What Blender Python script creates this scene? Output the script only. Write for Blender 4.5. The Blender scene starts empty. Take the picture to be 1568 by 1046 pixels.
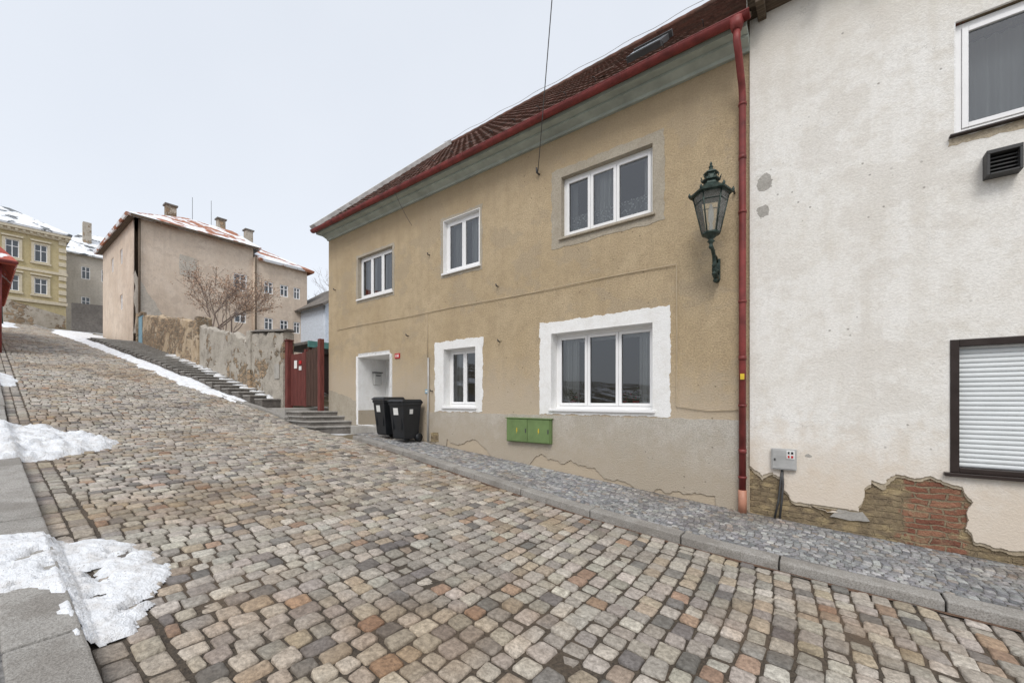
import bpy, math, random
import numpy as np
from mathutils import Vector, Matrix, noise as mn
random.seed(7); rng=np.random.default_rng(7)
S=bpy.context.scene
S.view_settings.view_transform='Standard'; S.view_settings.look='None'; S.view_settings.exposure=0
COL=S.collection
T=Matrix.Identity(4)

# ------------------------------------------------------------ terrain profile
_hx=np.array([-400,-90,-60,-43,-33,-22.4,-15,-12,-10,-0.8,1.7,5,12,60,400.])
_hz=np.array([9.5,9.0,7.3,4.85,3.35,1.42,-0.05,-0.62,-0.80,-1.58,-1.72,-1.87,-2.1,-3.5,-5.])
def H(x):
    x=np.asarray(x,float); r=0
    for d in (-1.0,-.5,0,.5,1.0): r=r+np.interp(x+d,_hx,_hz)
    return r/5
_rx=np.array([-70,-60,-33,-16,-13.5,-12,-9.1,-5,-2.8,-1,1.3,6,14.])
_ry=np.array([-3.6,-3.5,-2.8,-1.5,-1.0,-1.08,-.95,-1.42,-1.70,-1.76,-1.66,-1.6,-1.6])
def RE(x):
    x=np.asarray(x,float)
    return (np.interp(x-.4,_rx,_ry)+np.interp(x,_rx,_ry)+np.interp(x+.4,_rx,_ry))/3
LE=-6.14
RD=.09  # road below pavement

# ------------------------------------------------------------ material helpers
class NT:
    def __init__(s,name):
        s.m=bpy.data.materials.new(name); s.m.use_nodes=True
        s.t=s.m.node_tree; s.n=s.t.nodes; s.l=s.t.links
        s.b=s.n['Principled BSDF']; s.out=s.n['Material Output']
        s.tc=s.n.new('ShaderNodeTexCoord'); s.P=s.tc.outputs['Object']
    def link(s,a,b): s.l.new(a,b)
    def setv(s,inp,v):
        if isinstance(v,bpy.types.NodeSocket): s.l.new(v,inp)
        else:
            if hasattr(inp,'default_value'):
                if isinstance(v,(tuple,list)) and len(v)==3 and inp.type=='RGBA': v=(*v,1)
                inp.default_value=v
    def map(s,scale,loc=(0,0,0)):
        n=s.n.new('ShaderNodeMapping'); s.link(s.P,n.inputs[0]); n.inputs['Scale'].default_value=scale; n.inputs['Location'].default_value=loc; return n.outputs[0]
    def noise(s,scale,detail=4,rough=.55,vec=None,dist=0):
        n=s.n.new('ShaderNodeTexNoise'); s.link(vec or s.P,n.inputs['Vector'])
        n.inputs['Scale'].default_value=scale; n.inputs['Detail'].default_value=detail; n.inputs['Roughness'].default_value=rough; n.inputs['Distortion'].default_value=dist
        return n.outputs['Fac']
    def vor(s,scale,feature='F1',vec=None,out='Distance'):
        n=s.n.new('ShaderNodeTexVoronoi'); n.feature=feature; s.link(vec or s.P,n.inputs['Vector']); n.inputs['Scale'].default_value=scale
        return n.outputs[out]
    def mr(s,v,a,b,c=0,d=1):
        n=s.n.new('ShaderNodeMapRange'); s.link(v,n.inputs[0])
        for i,k in enumerate((a,b,c,d)): n.inputs[i+1].default_value=k
        return n.outputs[0]
    def math(s,op,a,b=0.0):
        n=s.n.new('ShaderNodeMath'); n.operation=op; s.setv(n.inputs[0],a); s.setv(n.inputs[1],b); return n.outputs[0]
    def mix(s,f,a,b,mode='MIX'):
        n=s.n.new('ShaderNodeMix'); n.data_type='RGBA'; n.blend_type=mode
        s.setv(n.inputs[0],f); s.setv(n.inputs[6],a); s.setv(n.inputs[7],b); return n.outputs[2]
    def xyz(s):
        n=s.n.new('ShaderNodeSeparateXYZ'); s.link(s.P,n.inputs[0]); return n.outputs
    def bump(s,h,dist,strength=1.0,prev=None):
        n=s.n.new('ShaderNodeBump'); s.link(h,n.inputs['Height']); n.inputs['Distance'].default_value=dist; n.inputs['Strength'].default_value=strength
        if prev: s.link(prev,n.inputs['Normal'])
        s.link(n.outputs[0],s.b.inputs['Normal']); return n.outputs[0]
    def fin(s,col,rough=.8,metal=0,spec=.4):
        s.setv(s.b.inputs['Base Color'],col); s.setv(s.b.inputs['Roughness'],rough); s.b.inputs['Metallic'].default_value=metal
        s.b.inputs['Specular IOR Level'].default_value=spec; return s.m

def plain(name,c,rough=.6,metal=0,var=.12,sc=6,bump=.0008,spec=.4):
    t=NT(name); n=t.noise(sc,3,.6); 
    col=t.mix(t.mr(n,.3,.7),tuple(k*(1-var) for k in c),tuple(min(1,k*(1+var)) for k in c))
    t.bump(n,bump*4); return t.fin(col,t.mr(n,.3,.7,rough-.08,rough+.08),metal,spec)

def stucco(name,base,light,dark,bumpd=.006,grain=55,pock=True,crack=.0,zlow=None,lowcol=None,streak=.35,gr=.28,ztop=None,blot=None):
    t=NT(name); x,y,z=t.xyz()
    big=t.noise(.7,4,.62); med=t.noise(4.5,4,.7); fine=t.noise(grain,2,.8)
    c=t.mix(t.mr(big,.38,.62),base,light)
    c=t.mix(t.math('MULTIPLY',t.mr(med,.46,.72),.6),c,dark)
    st=t.noise(1.0,4,.65,t.map((3.4,3.4,.25)))
    c=t.mix(t.math('MULTIPLY',t.mr(st,.5,.72),streak),c,dark)
    if blot: # patchy irregular repairs
        b=t.noise(1.15,5,.6,t.map((1,1,1.3),(7,2,5))); c=t.mix(t.math('MULTIPLY',t.mr(b,.55,.59),.6),c,blot)
    c=t.mix(t.math('MULTIPLY',t.mr(fine,.38,.66),gr),c,tuple(k*.5 for k in dark))
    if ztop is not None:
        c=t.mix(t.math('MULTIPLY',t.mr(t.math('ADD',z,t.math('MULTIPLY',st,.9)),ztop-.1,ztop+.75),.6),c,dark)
    if zlow is not None:
        zz=t.math('ADD',z,t.math('MULTIPLY',med,-1.1))
        zz=t.math('ADD',zz,t.math('MULTIPLY',x,.085))
        c=t.mix(t.mr(zz,zlow,zlow-.9,0,.8),c,lowcol or dark)
    if crack>0:
        w=t.n.new('ShaderNodeVectorMath'); w.operation='ADD'; nn=t.n.new('ShaderNodeTexNoise'); nn.inputs['Scale'].default_value=3.2; nn.inputs['Detail'].default_value=6; nn.inputs['Roughness'].default_value=.7
        t.link(t.P,nn.inputs['Vector']); t.link(t.P,w.inputs[0]); sc=t.n.new('ShaderNodeVectorMath'); sc.operation='SCALE'; sc.inputs['Scale'].default_value=1.1
        t.link(nn.outputs['Color'],sc.inputs[0]); t.link(sc.outputs[0],w.inputs[1])
        e=t.vor(.7,'DISTANCE_TO_EDGE',w.outputs[0]); cm=t.mr(e,.0005,.005,1,0)
        cm=t.math('MULTIPLY',cm,t.mr(big,.52,.60)); cm=t.math('MULTIPLY',cm,crack)
        c=t.mix(cm,c,tuple(k*.45 for k in dark))
    if pock:
        w2=t.vor(7.5,'F1',t.map((1,1,1),(3,1,2))); w3=t.math('ADD',w2,t.math('MULTIPLY',fine,.12)); pm=t.mr(w3,.13,.17,1,0)
        pm=t.math('MULTIPLY',pm,t.mr(t.noise(.9,2,.5,t.map((1,1,1),(9,3,1))),.50,.58)); c=t.mix(t.math('MULTIPLY',pm,.75),c,tuple(k*.4 for k in dark))
    t.bump(fine,bumpd)
    return t.fin(c,.92,0,.2)

M={}
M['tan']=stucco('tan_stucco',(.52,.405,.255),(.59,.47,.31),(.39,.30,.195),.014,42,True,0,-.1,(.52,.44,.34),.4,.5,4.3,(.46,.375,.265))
M['plinth']=stucco('grey_plinth_plaster',(.56,.52,.455),(.63,.595,.535),(.42,.38,.32),.014,50,True,0,-1.0,(.46,.39,.30),.3,.5,None,(.50,.46,.39))
M['patch']=stucco('cement_patch',(.44,.39,.31),(.49,.44,.36),(.34,.29,.22),.008,50,False,0,None,None,.35,.4)
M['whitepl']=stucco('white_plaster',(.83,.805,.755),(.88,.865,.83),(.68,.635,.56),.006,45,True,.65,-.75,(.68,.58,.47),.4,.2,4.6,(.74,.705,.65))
M['wpaint']=stucco('white_surround_paint',(.87,.87,.86),(.91,.91,.90),(.76,.74,.70),.008,50,False,0,None,None,.12,.14)
M['cornice']=plain('grey_green_cornice',(.37,.41,.37),.7,0,.2,3)
M['pvc']=plain('white_pvc',(.86,.86,.86),.35,0,.03,2,.0002)
M['nearblack']=plain('seal_rubber',(.05,.05,.05),.6)  # near-black own colour of the glazing seals, vent hood and louvres
M['brownpvc']=plain('brown_frame',(.03,.02,.017),.45)
M['red']=plain('red_oxide_paint',(.20,.038,.034),.5,0,.35,5,.001)
M['copper']=plain('salmon_pipe',(.50,.24,.16),.5,0,.2)
M['iron']=plain('verdigris_iron',(.035,.055,.047),.45,.3,.5,18,.002)
M['bin']=plain('black_bin_plastic',(.016,.018,.021),.42,0,.25,4,.0006)
M['sticker']=plain('white_sticker',(.75,.75,.73),.5)
M['green']=plain('green_cabinet_paint',(.15,.225,.085),.5,0,.15,5)
M['yellow']=plain('yellow_mark',(.7,.5,.04),.5)
M['grey']=plain('grey_metal',(.45,.45,.44),.45,.1)
M['dkgrey']=plain('dark_metal',(.07,.07,.07),.5)
M['concrete']=stucco('concrete',(.42,.40,.37),(.50,.48,.44),(.28,.26,.23),.008,40,False,0)
M['stepstone']=stucco('worn_step_stone',(.36,.345,.32),(.45,.43,.40),(.20,.185,.165),.010,40,False,0,None,None,.4,.5)
M['blue']=plain('blue_paint',(.20,.36,.45),.6)
M['redplate']=plain('red_plate',(.5,.02,.025),.4)
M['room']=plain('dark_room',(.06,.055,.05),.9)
M['wirem']=plain('cable',(.10,.095,.09),.6)
M['cablel']=plain('cable_light',(.52,.43,.30),.7)
M['blind']=plain('blind_slat',(.70,.73,.74),.4,0,.05,3)
M['teal']=plain('teal_paint',(.12,.30,.29),.6,0,.2)

def glassmat(name,tint,ior,wob=.3,diff=0):
    t=NT(name); n=t.n
    tr=n.new('ShaderNodeBsdfTransparent'); tr.inputs[0].default_value=(*tint,1)
    g=n.new('ShaderNodeBsdfGlossy'); g.inputs['Roughness'].default_value=.015; g.inputs[0].default_value=(.95,.97,1,1)
    f=n.new('ShaderNodeFresnel'); f.inputs[0].default_value=ior
    bp=n.new('ShaderNodeBump'); bp.inputs['Distance'].default_value=.004; bp.inputs['Strength'].default_value=wob; t.link(t.noise(1.6,1),bp.inputs['Height'])
    t.link(bp.outputs[0],g.inputs['Normal'])
    base=tr.outputs[0]
    if diff:
        t.fin((.75,.74,.68),.5); m2=n.new('ShaderNodeMixShader'); m2.inputs[0].default_value=diff; t.link(tr.outputs[0],m2.inputs[1]); t.link(t.b.outputs[0],m2.inputs[2]); base=m2.outputs[0]
    m=n.new('ShaderNodeMixShader'); t.link(f.outputs[0],m.inputs[0]); t.link(base,m.inputs[1]); t.link(g.outputs[0],m.inputs[2]); t.link(m.outputs[0],t.out.inputs[0])
    return t.m
M['glass']=glassmat('window_glass',(.80,.83,.83),2.0)
M['lglass']=glassmat('lantern_glass',(.95,.95,.92),1.35,.1,.16)
def curt(name,op,lace=False):
    t=NT(name); n=t.n; tr=n.new('ShaderNodeBsdfTransparent'); m=n.new('ShaderNodeMixShader')
    t.fin((.88,.88,.86),.9)
    if lace:
        v=t.vor(22,'F1'); f=t.mr(v,.25,.4,op,.3)
        t.link(f,m.inputs[0])
    else: m.inputs[0].default_value=op
    t.link(tr.outputs[0],m.inputs[1]); t.link(t.b.outputs[0],m.inputs[2]); t.link(m.outputs[0],t.out.inputs[0]); return t.m
M['curtain']=curt('net_curtain',.8); M['lace']=curt('lace_curtain',.97,True)
t=NT('far_window_glass'); M['farglass']=t.fin((.04,.05,.06),.08,0,.9)

def tilemat(name,a,b,snow=0,moss=.3):
    t=NT(name); v=t.n.new('ShaderNodeTexVoronoi'); t.link(t.map((4.5,3.2,3.2)),v.inputs[0]); v.inputs['Scale'].default_value=1
    r=t.n.new('ShaderNodeSeparateColor'); t.link(v.outputs['Color'],r.inputs[0])
    c=t.mix(r.outputs[0],a,b); c=t.mix(t.mr(t.noise(2.5,5),.45,.7,0,moss),c,(.10,.09,.07))
    if snow>0:
        f=t.mr(t.noise(.55,5,.6,t.map((1,1.4,2))),.62-snow*.3,.66-snow*.3); c=t.mix(f,c,(.82,.84,.87))
    t.bump(t.noise(14,3),.02); return t.fin(c,.85,0,.25)
M['tile']=tilemat('brown_roof_tiles',(.095,.05,.038),(.155,.075,.055),0,.5)
M['orangetile']=tilemat('orange_roof_tiles',(.34,.135,.08),(.45,.20,.12),.5)
M['snowroof']=tilemat('grey_snowy_roof',(.13,.14,.15),(.19,.2,.21),.62)
M['redtile']=tilemat('red_roof_tiles',(.36,.08,.06),(.5,.13,.09),.1)

def stonemat(name,rough=.6):
    t=NT(name); a=t.n.new('ShaderNodeAttribute'); a.attribute_name='Col'
    n1=t.noise(30,4,.75); n2=t.noise(170,1,.7)
    k=t.mix(t.mr(n1,.38,.64),(.60,.58,.56,1),(1.14,1.12,1.10,1)); c=t.mix(1.0,a.outputs['Color'],k,'MULTIPLY')
    c=t.mix(t.mr(n2,.56,.72,0,.4),c,(.12,.11,.10,1))
    w=t.noise(.45,4,.65); c=t.mix(t.mr(w,.48,.62,0,.75),c,t.mix(1.0,c,(.82,.70,.57,1),'MULTIPLY'))
    w2=t.noise(.8,3,.6,t.map((1,1,1),(5,8,2))); c=t.mix(t.mr(w2,.54,.68,0,.6),c,t.mix(1.0,c,(.62,.62,.63,1),'MULTIPLY'))
    t.bump(n1,.014); return t.fin(c,t.mr(n1,.3,.7,rough-.12,rough+.15),0,.4)
M['stone']=stonemat('granite_setts')
t=NT('joint_grit'); n=t.noise(40,3,.7); c=t.mix(t.mr(n,.3,.7),(.035,.029,.023),(.12,.095,.07)); c=t.mix(t.mr(t.noise(.9,4),.5,.7,0,.6),c,(.17,.12,.08)); t.bump(n,.02); M['joint']=t.fin(c,.9)
t=NT('pavement_grit'); n=t.noise(40,3,.7); c=t.mix(t.mr(n,.3,.7),(.09,.088,.085),(.27,.26,.25)); t.bump(n,.01); M['pjoint']=t.fin(c,.9)
t=NT('gutter_dirt'); n=t.noise(30,4,.7); c=t.mix(t.mr(n,.3,.7),(.085,.05,.033),(.24,.145,.095)); t.bump(n,.03); M['dirt']=t.fin(c,.9)
M['granite']=stucco('granite_kerb',(.38,.365,.34),(.47,.45,.42),(.24,.22,.195),.007,80,False,.0,None,None,.35,.6,None,(.27,.25,.225))
t=NT('snow'); n=t.noise(7,4,.65); c=t.mix(t.mr(n,.45,.75),(.84,.86,.89),(.64,.62,.60)); c=t.mix(t.mr(t.noise(60,2),.66,.72,0,.7),c,(.18,.15,.12)); t.bump(t.noise(22,4,.7),.03); M['snow']=t.fin(c,.75,0,.3)
t=NT('ground'); n=t.noise(1.5,6); c=t.mix(t.mr(n,.4,.6),(.10,.09,.05),(.19,.15,.10)); c=t.mix(t.mr(t.noise(.35,6,.6),.52,.58),c,(.72,.74,.77)); t.bump(n,.05); M['ground']=t.fin(c,.95)
t=NT('hill_scrub'); n=t.noise(.35,6,.7); c=t.mix(t.mr(n,.4,.6),(.06,.06,.05),(.26,.25,.23)); t.bump(n,.8); M['hill']=t.fin(c,.95)
# masonry (stone + brick)
t=NT('exposed_masonry'); x,y,z=t.xyz()
br=t.n.new('ShaderNodeTexBrick'); cm=t.n.new('ShaderNodeCombineXYZ')
wn=t.noise(3.5,3,.6); t.link(t.math('ADD',x,t.math('MULTIPLY',wn,.12)),cm.inputs[0]); t.link(t.math('ADD',z,t.math('MULTIPLY',wn,.11)),cm.inputs[1]); t.link(cm.outputs[0],br.inputs['Vector'])
br.inputs['Scale'].default_value=1; br.inputs['Brick Width'].default_value=.24; br.inputs['Row Height'].default_value=.072; br.inputs['Mortar Size'].default_value=.012
br.inputs['Color1'].default_value=(.26,.10,.065,1); br.inputs['Color2'].default_value=(.42,.21,.13,1); br.inputs['Mortar'].default_value=(.34,.27,.18,1); br.inputs['Mortar Smooth'].default_value=.5
v=t.n.new('ShaderNodeTexVoronoi'); t.link(t.map((5.5,5.5,11)),v.inputs[0]); v.inputs['Scale'].default_value=1
sp=t.n.new('ShaderNodeSeparateColor'); t.link(v.outputs['Color'],sp.inputs[0])
st=t.mix(sp.outputs[0],(.27,.21,.13),(.50,.38,.22)); st=t.mix(t.mr(t.noise(9,5),.42,.62,0,.8),st,(.54,.42,.24))
st=t.mix(t.mr(v.outputs['Distance'],.34,.5,0,.55),st,(.17,.13,.09))
msk=t.mr(t.math('ABSOLUTE',t.math('SUBTRACT',t.math('ADD',x,t.math('MULTIPLY',t.noise(5,4),.7)),1.40)),.20,.26,1,0)
c=t.mix(msk,st,br.outputs['Color']); c=t.mix(t.mr(t.noise(6,5,.7),.52,.70,0,.8),c,(.47,.37,.23)); c=t.mix(t.mr(t.noise(11,5,.7),.55,.72,0,.7),c,(.14,.11,.085))
t.bump(v.outputs['Distance'],.05,-.6,t.bump(br.outputs['Fac'],-.012,1,t.bump(t.noise(22,4,.8),.05))); M['masonry']=t.fin(c,.95)
def wallmat(name,base,light,dark,ex,k=3.2):
    t=NT(name); v=t.n.new('ShaderNodeTexVoronoi'); t.link(t.map((k,k,k*1.7)),v.inputs[0]); v.inputs['Scale'].default_value=1
    e=t.vor(1.0,'DISTANCE_TO_EDGE',t.map((k,k,k*1.7)))
    sp=t.n.new('ShaderNodeSeparateColor'); t.link(v.outputs['Color'],sp.inputs[0]); st=t.mix(sp.outputs[0],(.20,.15,.10),(.43,.31,.20)); st=t.mix(t.mr(e,.02,.09,1,0),st,(.36,.31,.24))
    n=t.noise(.55,5,.7); c=t.mix(t.mr(t.noise(1.6,5,.65),.35,.65),base,light); c=t.mix(t.mr(t.noise(2.6,5,.7,t.map((1,1,.8),(3,3,1))),.5,.66,0,.75),c,dark)
    m=t.mr(n,ex,ex+.02); c=t.mix(m,c,st); t.bump(t.math('MULTIPLY',t.mr(e,0,.1),m),.05,1,t.bump(t.noise(10,4,.7),.05)); return t.fin(c,.95)
M['gwall1']=wallmat('grey_garden_wall',(.38,.345,.29),(.49,.45,.39),(.22,.195,.165),.53)
M['gwall2']=wallmat('ochre_garden_wall',(.45,.345,.225),(.54,.44,.32),(.30,.22,.15),.47)
M['farpl']=stucco('beige_far_plaster',(.66,.545,.435),(.74,.63,.52),(.52,.43,.35),.02,14,False,0,None,None,.5,.12,None,(.57,.47,.38))
M['fary']=stucco('yellow_far_plaster',(.54,.45,.25),(.62,.53,.33),(.42,.35,.20),.01,14,False,0)
M['trim']=plain('stone_trim',(.60,.53,.40),.8)
M['farg']=stucco('grey_far_plaster',(.54,.49,.42),(.62,.57,.50),(.39,.35,.30),.01,14,False,0)
M['fardark']=stucco('dark_retaining_wall',(.17,.155,.14),(.23,.21,.19),(.10,.09,.08),.03,8,False,0)
M['ramp']=wallmat('rubble_ramp_wall',(.42,.37,.30),(.50,.45,.38),(.28,.24,.19),.5,1.8)
M['bluepl']=plain('pale_blue_plaster',(.60,.66,.74),.8)
M['pink']=stucco('pink_plaster',(.66,.50,.45),(.72,.58,.53),(.5,.38,.33),.01,14,False,0)
t=NT('gate_boards_red'); w=t.noise(3,4,.6,t.map((14,14,.8))); c=t.mix(t.mr(w,.35,.65),(.10,.028,.024),(.20,.055,.045)); t.bump(w,.004); M['gred']=t.fin(c,.65)
t=NT('gate_boards_brown'); w=t.noise(3,4,.6,t.map((14,14,.8))); c=t.mix(t.mr(w,.35,.65),(.05,.028,.02),(.11,.06,.045)); t.bump(w,.004); M['gbrown']=t.fin(c,.7)
t=NT('old_timber'); w=t.noise(3,4,.6,t.map((1,14,14))); c=t.mix(t.mr(w,.35,.65),(.07,.05,.035),(.17,.13,.09)); t.bump(w,.01); M['timber']=t.fin(c,.85)
M['bark']=plain('bark',(.20,.155,.13),.9,0,.3,20)
M['twig']=plain('dry_leaf_buds',(.46,.31,.22),.9,0,.3,20)
M['mortar']=plain('verge_mortar',(.55,.54,.52),.9,0,.25,3)

# ------------------------------------------------------------ geometry helpers
def empty(name,loc=(0,0,0)):
    e=bpy.data.objects.new(name,None); e.empty_display_size=.3; COL.objects.link(e); return e
def addmesh(name,me,mat,parent=None,bevel=0,smooth=False,xf=True):
    if xf: me.transform(T)
    if mat is not None: me.materials.append(M[mat] if isinstance(mat,str) else mat)
    ob=bpy.data.objects.new(name,me); COL.objects.link(ob)
    if parent: ob.parent=parent
    if smooth: me.polygons.foreach_set('use_smooth',[True]*len(me.polygons))
    if bevel:
        b=ob.modifiers.new('bevel','BEVEL'); b.width=bevel; b.segments=2; b.limit_method='ANGLE'
    return ob
def mesh(name,v,f,mat,parent=None,bevel=0,smooth=False):
    me=bpy.data.meshes.new(name); me.from_pydata([tuple(map(float,p)) for p in v],[],f); me.update()
    return addmesh(name,me,mat,parent,bevel,smooth)
BF=[(0,1,2,3),(7,6,5,4),(0,4,5,1),(1,5,6,2),(2,6,7,3),(3,7,4,0)]
def box(name,x0,x1,y0,y1,z0,z1,mat,parent=None,bevel=0):
    v=[(x0,y0,z0),(x0,y1,z0),(x1,y1,z0),(x1,y0,z0),(x0,y0,z1),(x0,y1,z1),(x1,y1,z1),(x1,y0,z1)]
    return mesh(name,v,BF,mat,parent,bevel)
def multibox(name,L,mat,parent=None,bevel=0):
    v=[];f=[]
    for (x0,x1,y0,y1,z0,z1) in L:
        o=len(v); v+=[(x0,y0,z0),(x0,y1,z0),(x1,y1,z0),(x1,y0,z0),(x0,y0,z1),(x0,y1,z1),(x1,y1,z1),(x1,y0,z1)]
        f+=[tuple(i+o for i in q) for q in BF]
    return mesh(name,v,f,mat,parent,bevel)
def sheet(name,outer,holes,y0,y1,mat,parent=None):
    """filled outline in the x-z plane with holes, from y0 (front) to y1 (back)"""
    cu=bpy.data.curves.new(name,'CURVE'); cu.dimensions='2D'; cu.fill_mode='BOTH'; cu.extrude=abs(y1-y0)/2
    for pl in [outer]+holes:
        s=cu.splines.new('POLY'); s.points.add(len(pl)-1)
        for i,p in enumerate(pl): s.points[i].co=(p[0],p[1],0,1)
        s.use_cyclic_u=True
    ob=bpy.data.objects.new('tmp',cu); COL.objects.link(ob)
    dg=bpy.context.evaluated_depsgraph_get(); me=bpy.data.meshes.new_from_object(ob.evaluated_get(dg))
    bpy.data.objects.remove(ob); me.transform(Matrix.Translation((0,(y0+y1)/2,0))@Matrix.Rotation(math.pi/2,4,'X'))
    me.name=name; me.materials.clear()
    return addmesh(name,me,mat,parent)
def rect(x0,x1,z0,z1): return [(x0,z0),(x1,z0),(x1,z1),(x0,z1)]
def wob(pl,amp,step=.06,seed=0,freq=6):
    out=[]
    for i in range(len(pl)):
        a=Vector(pl[i]); b=Vector(pl[(i+1)%len(pl)]); n=max(1,int((b-a).length/step))
        for k in range(n):
            p=a+(b-a)*k/n; d=mn.noise_vector(Vector((p.x*freq,p.y*freq,seed)))*amp+mn.noise_vector(Vector((p.x*freq*4,p.y*freq*4,seed+5)))*amp*.5
            out.append((p.x+d.x,p.y+d.y))
    return out
def tube(name,pts,r,mat,parent=None,sides=10,radii=None,caps=True):
    pts=[Vector(p) for p in pts]; v=[];f=[]; prev=None
    for i,p in enumerate(pts):
        d=(pts[min(i+1,len(pts)-1)]-pts[max(i-1,0)]).normalized()
        if prev is None: a=d.orthogonal().normalized()
        else: a=(prev-d*prev.dot(d)).normalized()
        prev=a; b=d.cross(a); rr=radii[i] if radii else r
        for k in range(sides):
            q=2*math.pi*k/sides; v.append(p+(a*math.cos(q)+b*math.sin(q))*rr)
    for i in range(len(pts)-1):
        for k in range(sides):
            k2=(k+1)%sides; f.append((i*sides+k,i*sides+k2,(i+1)*sides+k2,(i+1)*sides+k))
    if caps: f.append(tuple(range(sides))[::-1]); f.append(tuple((len(pts)-1)*sides+k for k in range(sides)))
    return mesh(name,v,f,mat,parent,0,True)
def lathe(name,prof,c,mat,parent=None,sides=24,smooth=True,rot=0):
    v=[];f=[]
    for r,z in prof:
        for k in range(sides):
            q=2*math.pi*k/sides+rot; v.append((c[0]+r*math.cos(q),c[1]+r*math.sin(q),c[2]+z))
    for i in range(len(prof)-1):
        for k in range(sides):
            k2=(k+1)%sides; f.append((i*sides+k,i*sides+k2,(i+1)*sides+k2,(i+1)*sides+k))
    return mesh(name,v,f,mat,parent,0,smooth)

# ------------------------------------------------------------ ground sheet
xs=np.unique(np.concatenate([np.linspace(-400,-70,12),np.arange(-70,14,1.0),np.linspace(14,400,14)]))
ys=np.unique(np.concatenate([np.linspace(-400,-20,10),np.linspace(-20,20,21),np.linspace(20,400,10)]))
v=[];f=[]
for x in xs:
    for y in ys: v.append((x,y,float(H(x))-.2))
ny=len(ys)
for i in range(len(xs)-1):
    for j in range(ny-1): f.append((i*ny+j,(i+1)*ny+j,(i+1)*ny+j+1,i*ny+j+1))
mesh('ground',v,f,'ground',smooth=True)
def strip(name,x0,x1,ya,yb,dz,mat,step=.5,parent=None):
    v=[];f=[]; X=np.arange(x0,x1+.01,step)
    for x in X:
        v.append((x,float(ya(x)),float(H(x))+dz)); v.append((x,float(yb(x)),float(H(x))+dz))
    for i in range(len(X)-1): f.append((2*i,2*i+2,2*i+3,2*i+1))
    return mesh(name,v,f,mat,parent)
road=empty('cobblestone_road')
strip('road_bed',-66,10,lambda x:LE,RE,-RD-.017,'joint',.5,road)
lp=empty('kerbside_pavement'); rp=empty('sidewalk')
strip('paving_bed',-9.4,10,lambda x:RE(x)+.2,lambda x:.0,-.009,'pjoint',.5,rp)
strip('paving_bed',-40,10,lambda x:-10,lambda x:LE-.3,-.012,'pjoint',.5,lp)
strip('gutter_dirt',-9,8,lambda x:RE(x)-.05-.05*mn.noise(Vector((x*2.3,0,0)))-.03*mn.noise(Vector((x*9,2,0))),lambda x:RE(x)-.003,-RD+.001,'dirt',.05,road)

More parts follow.
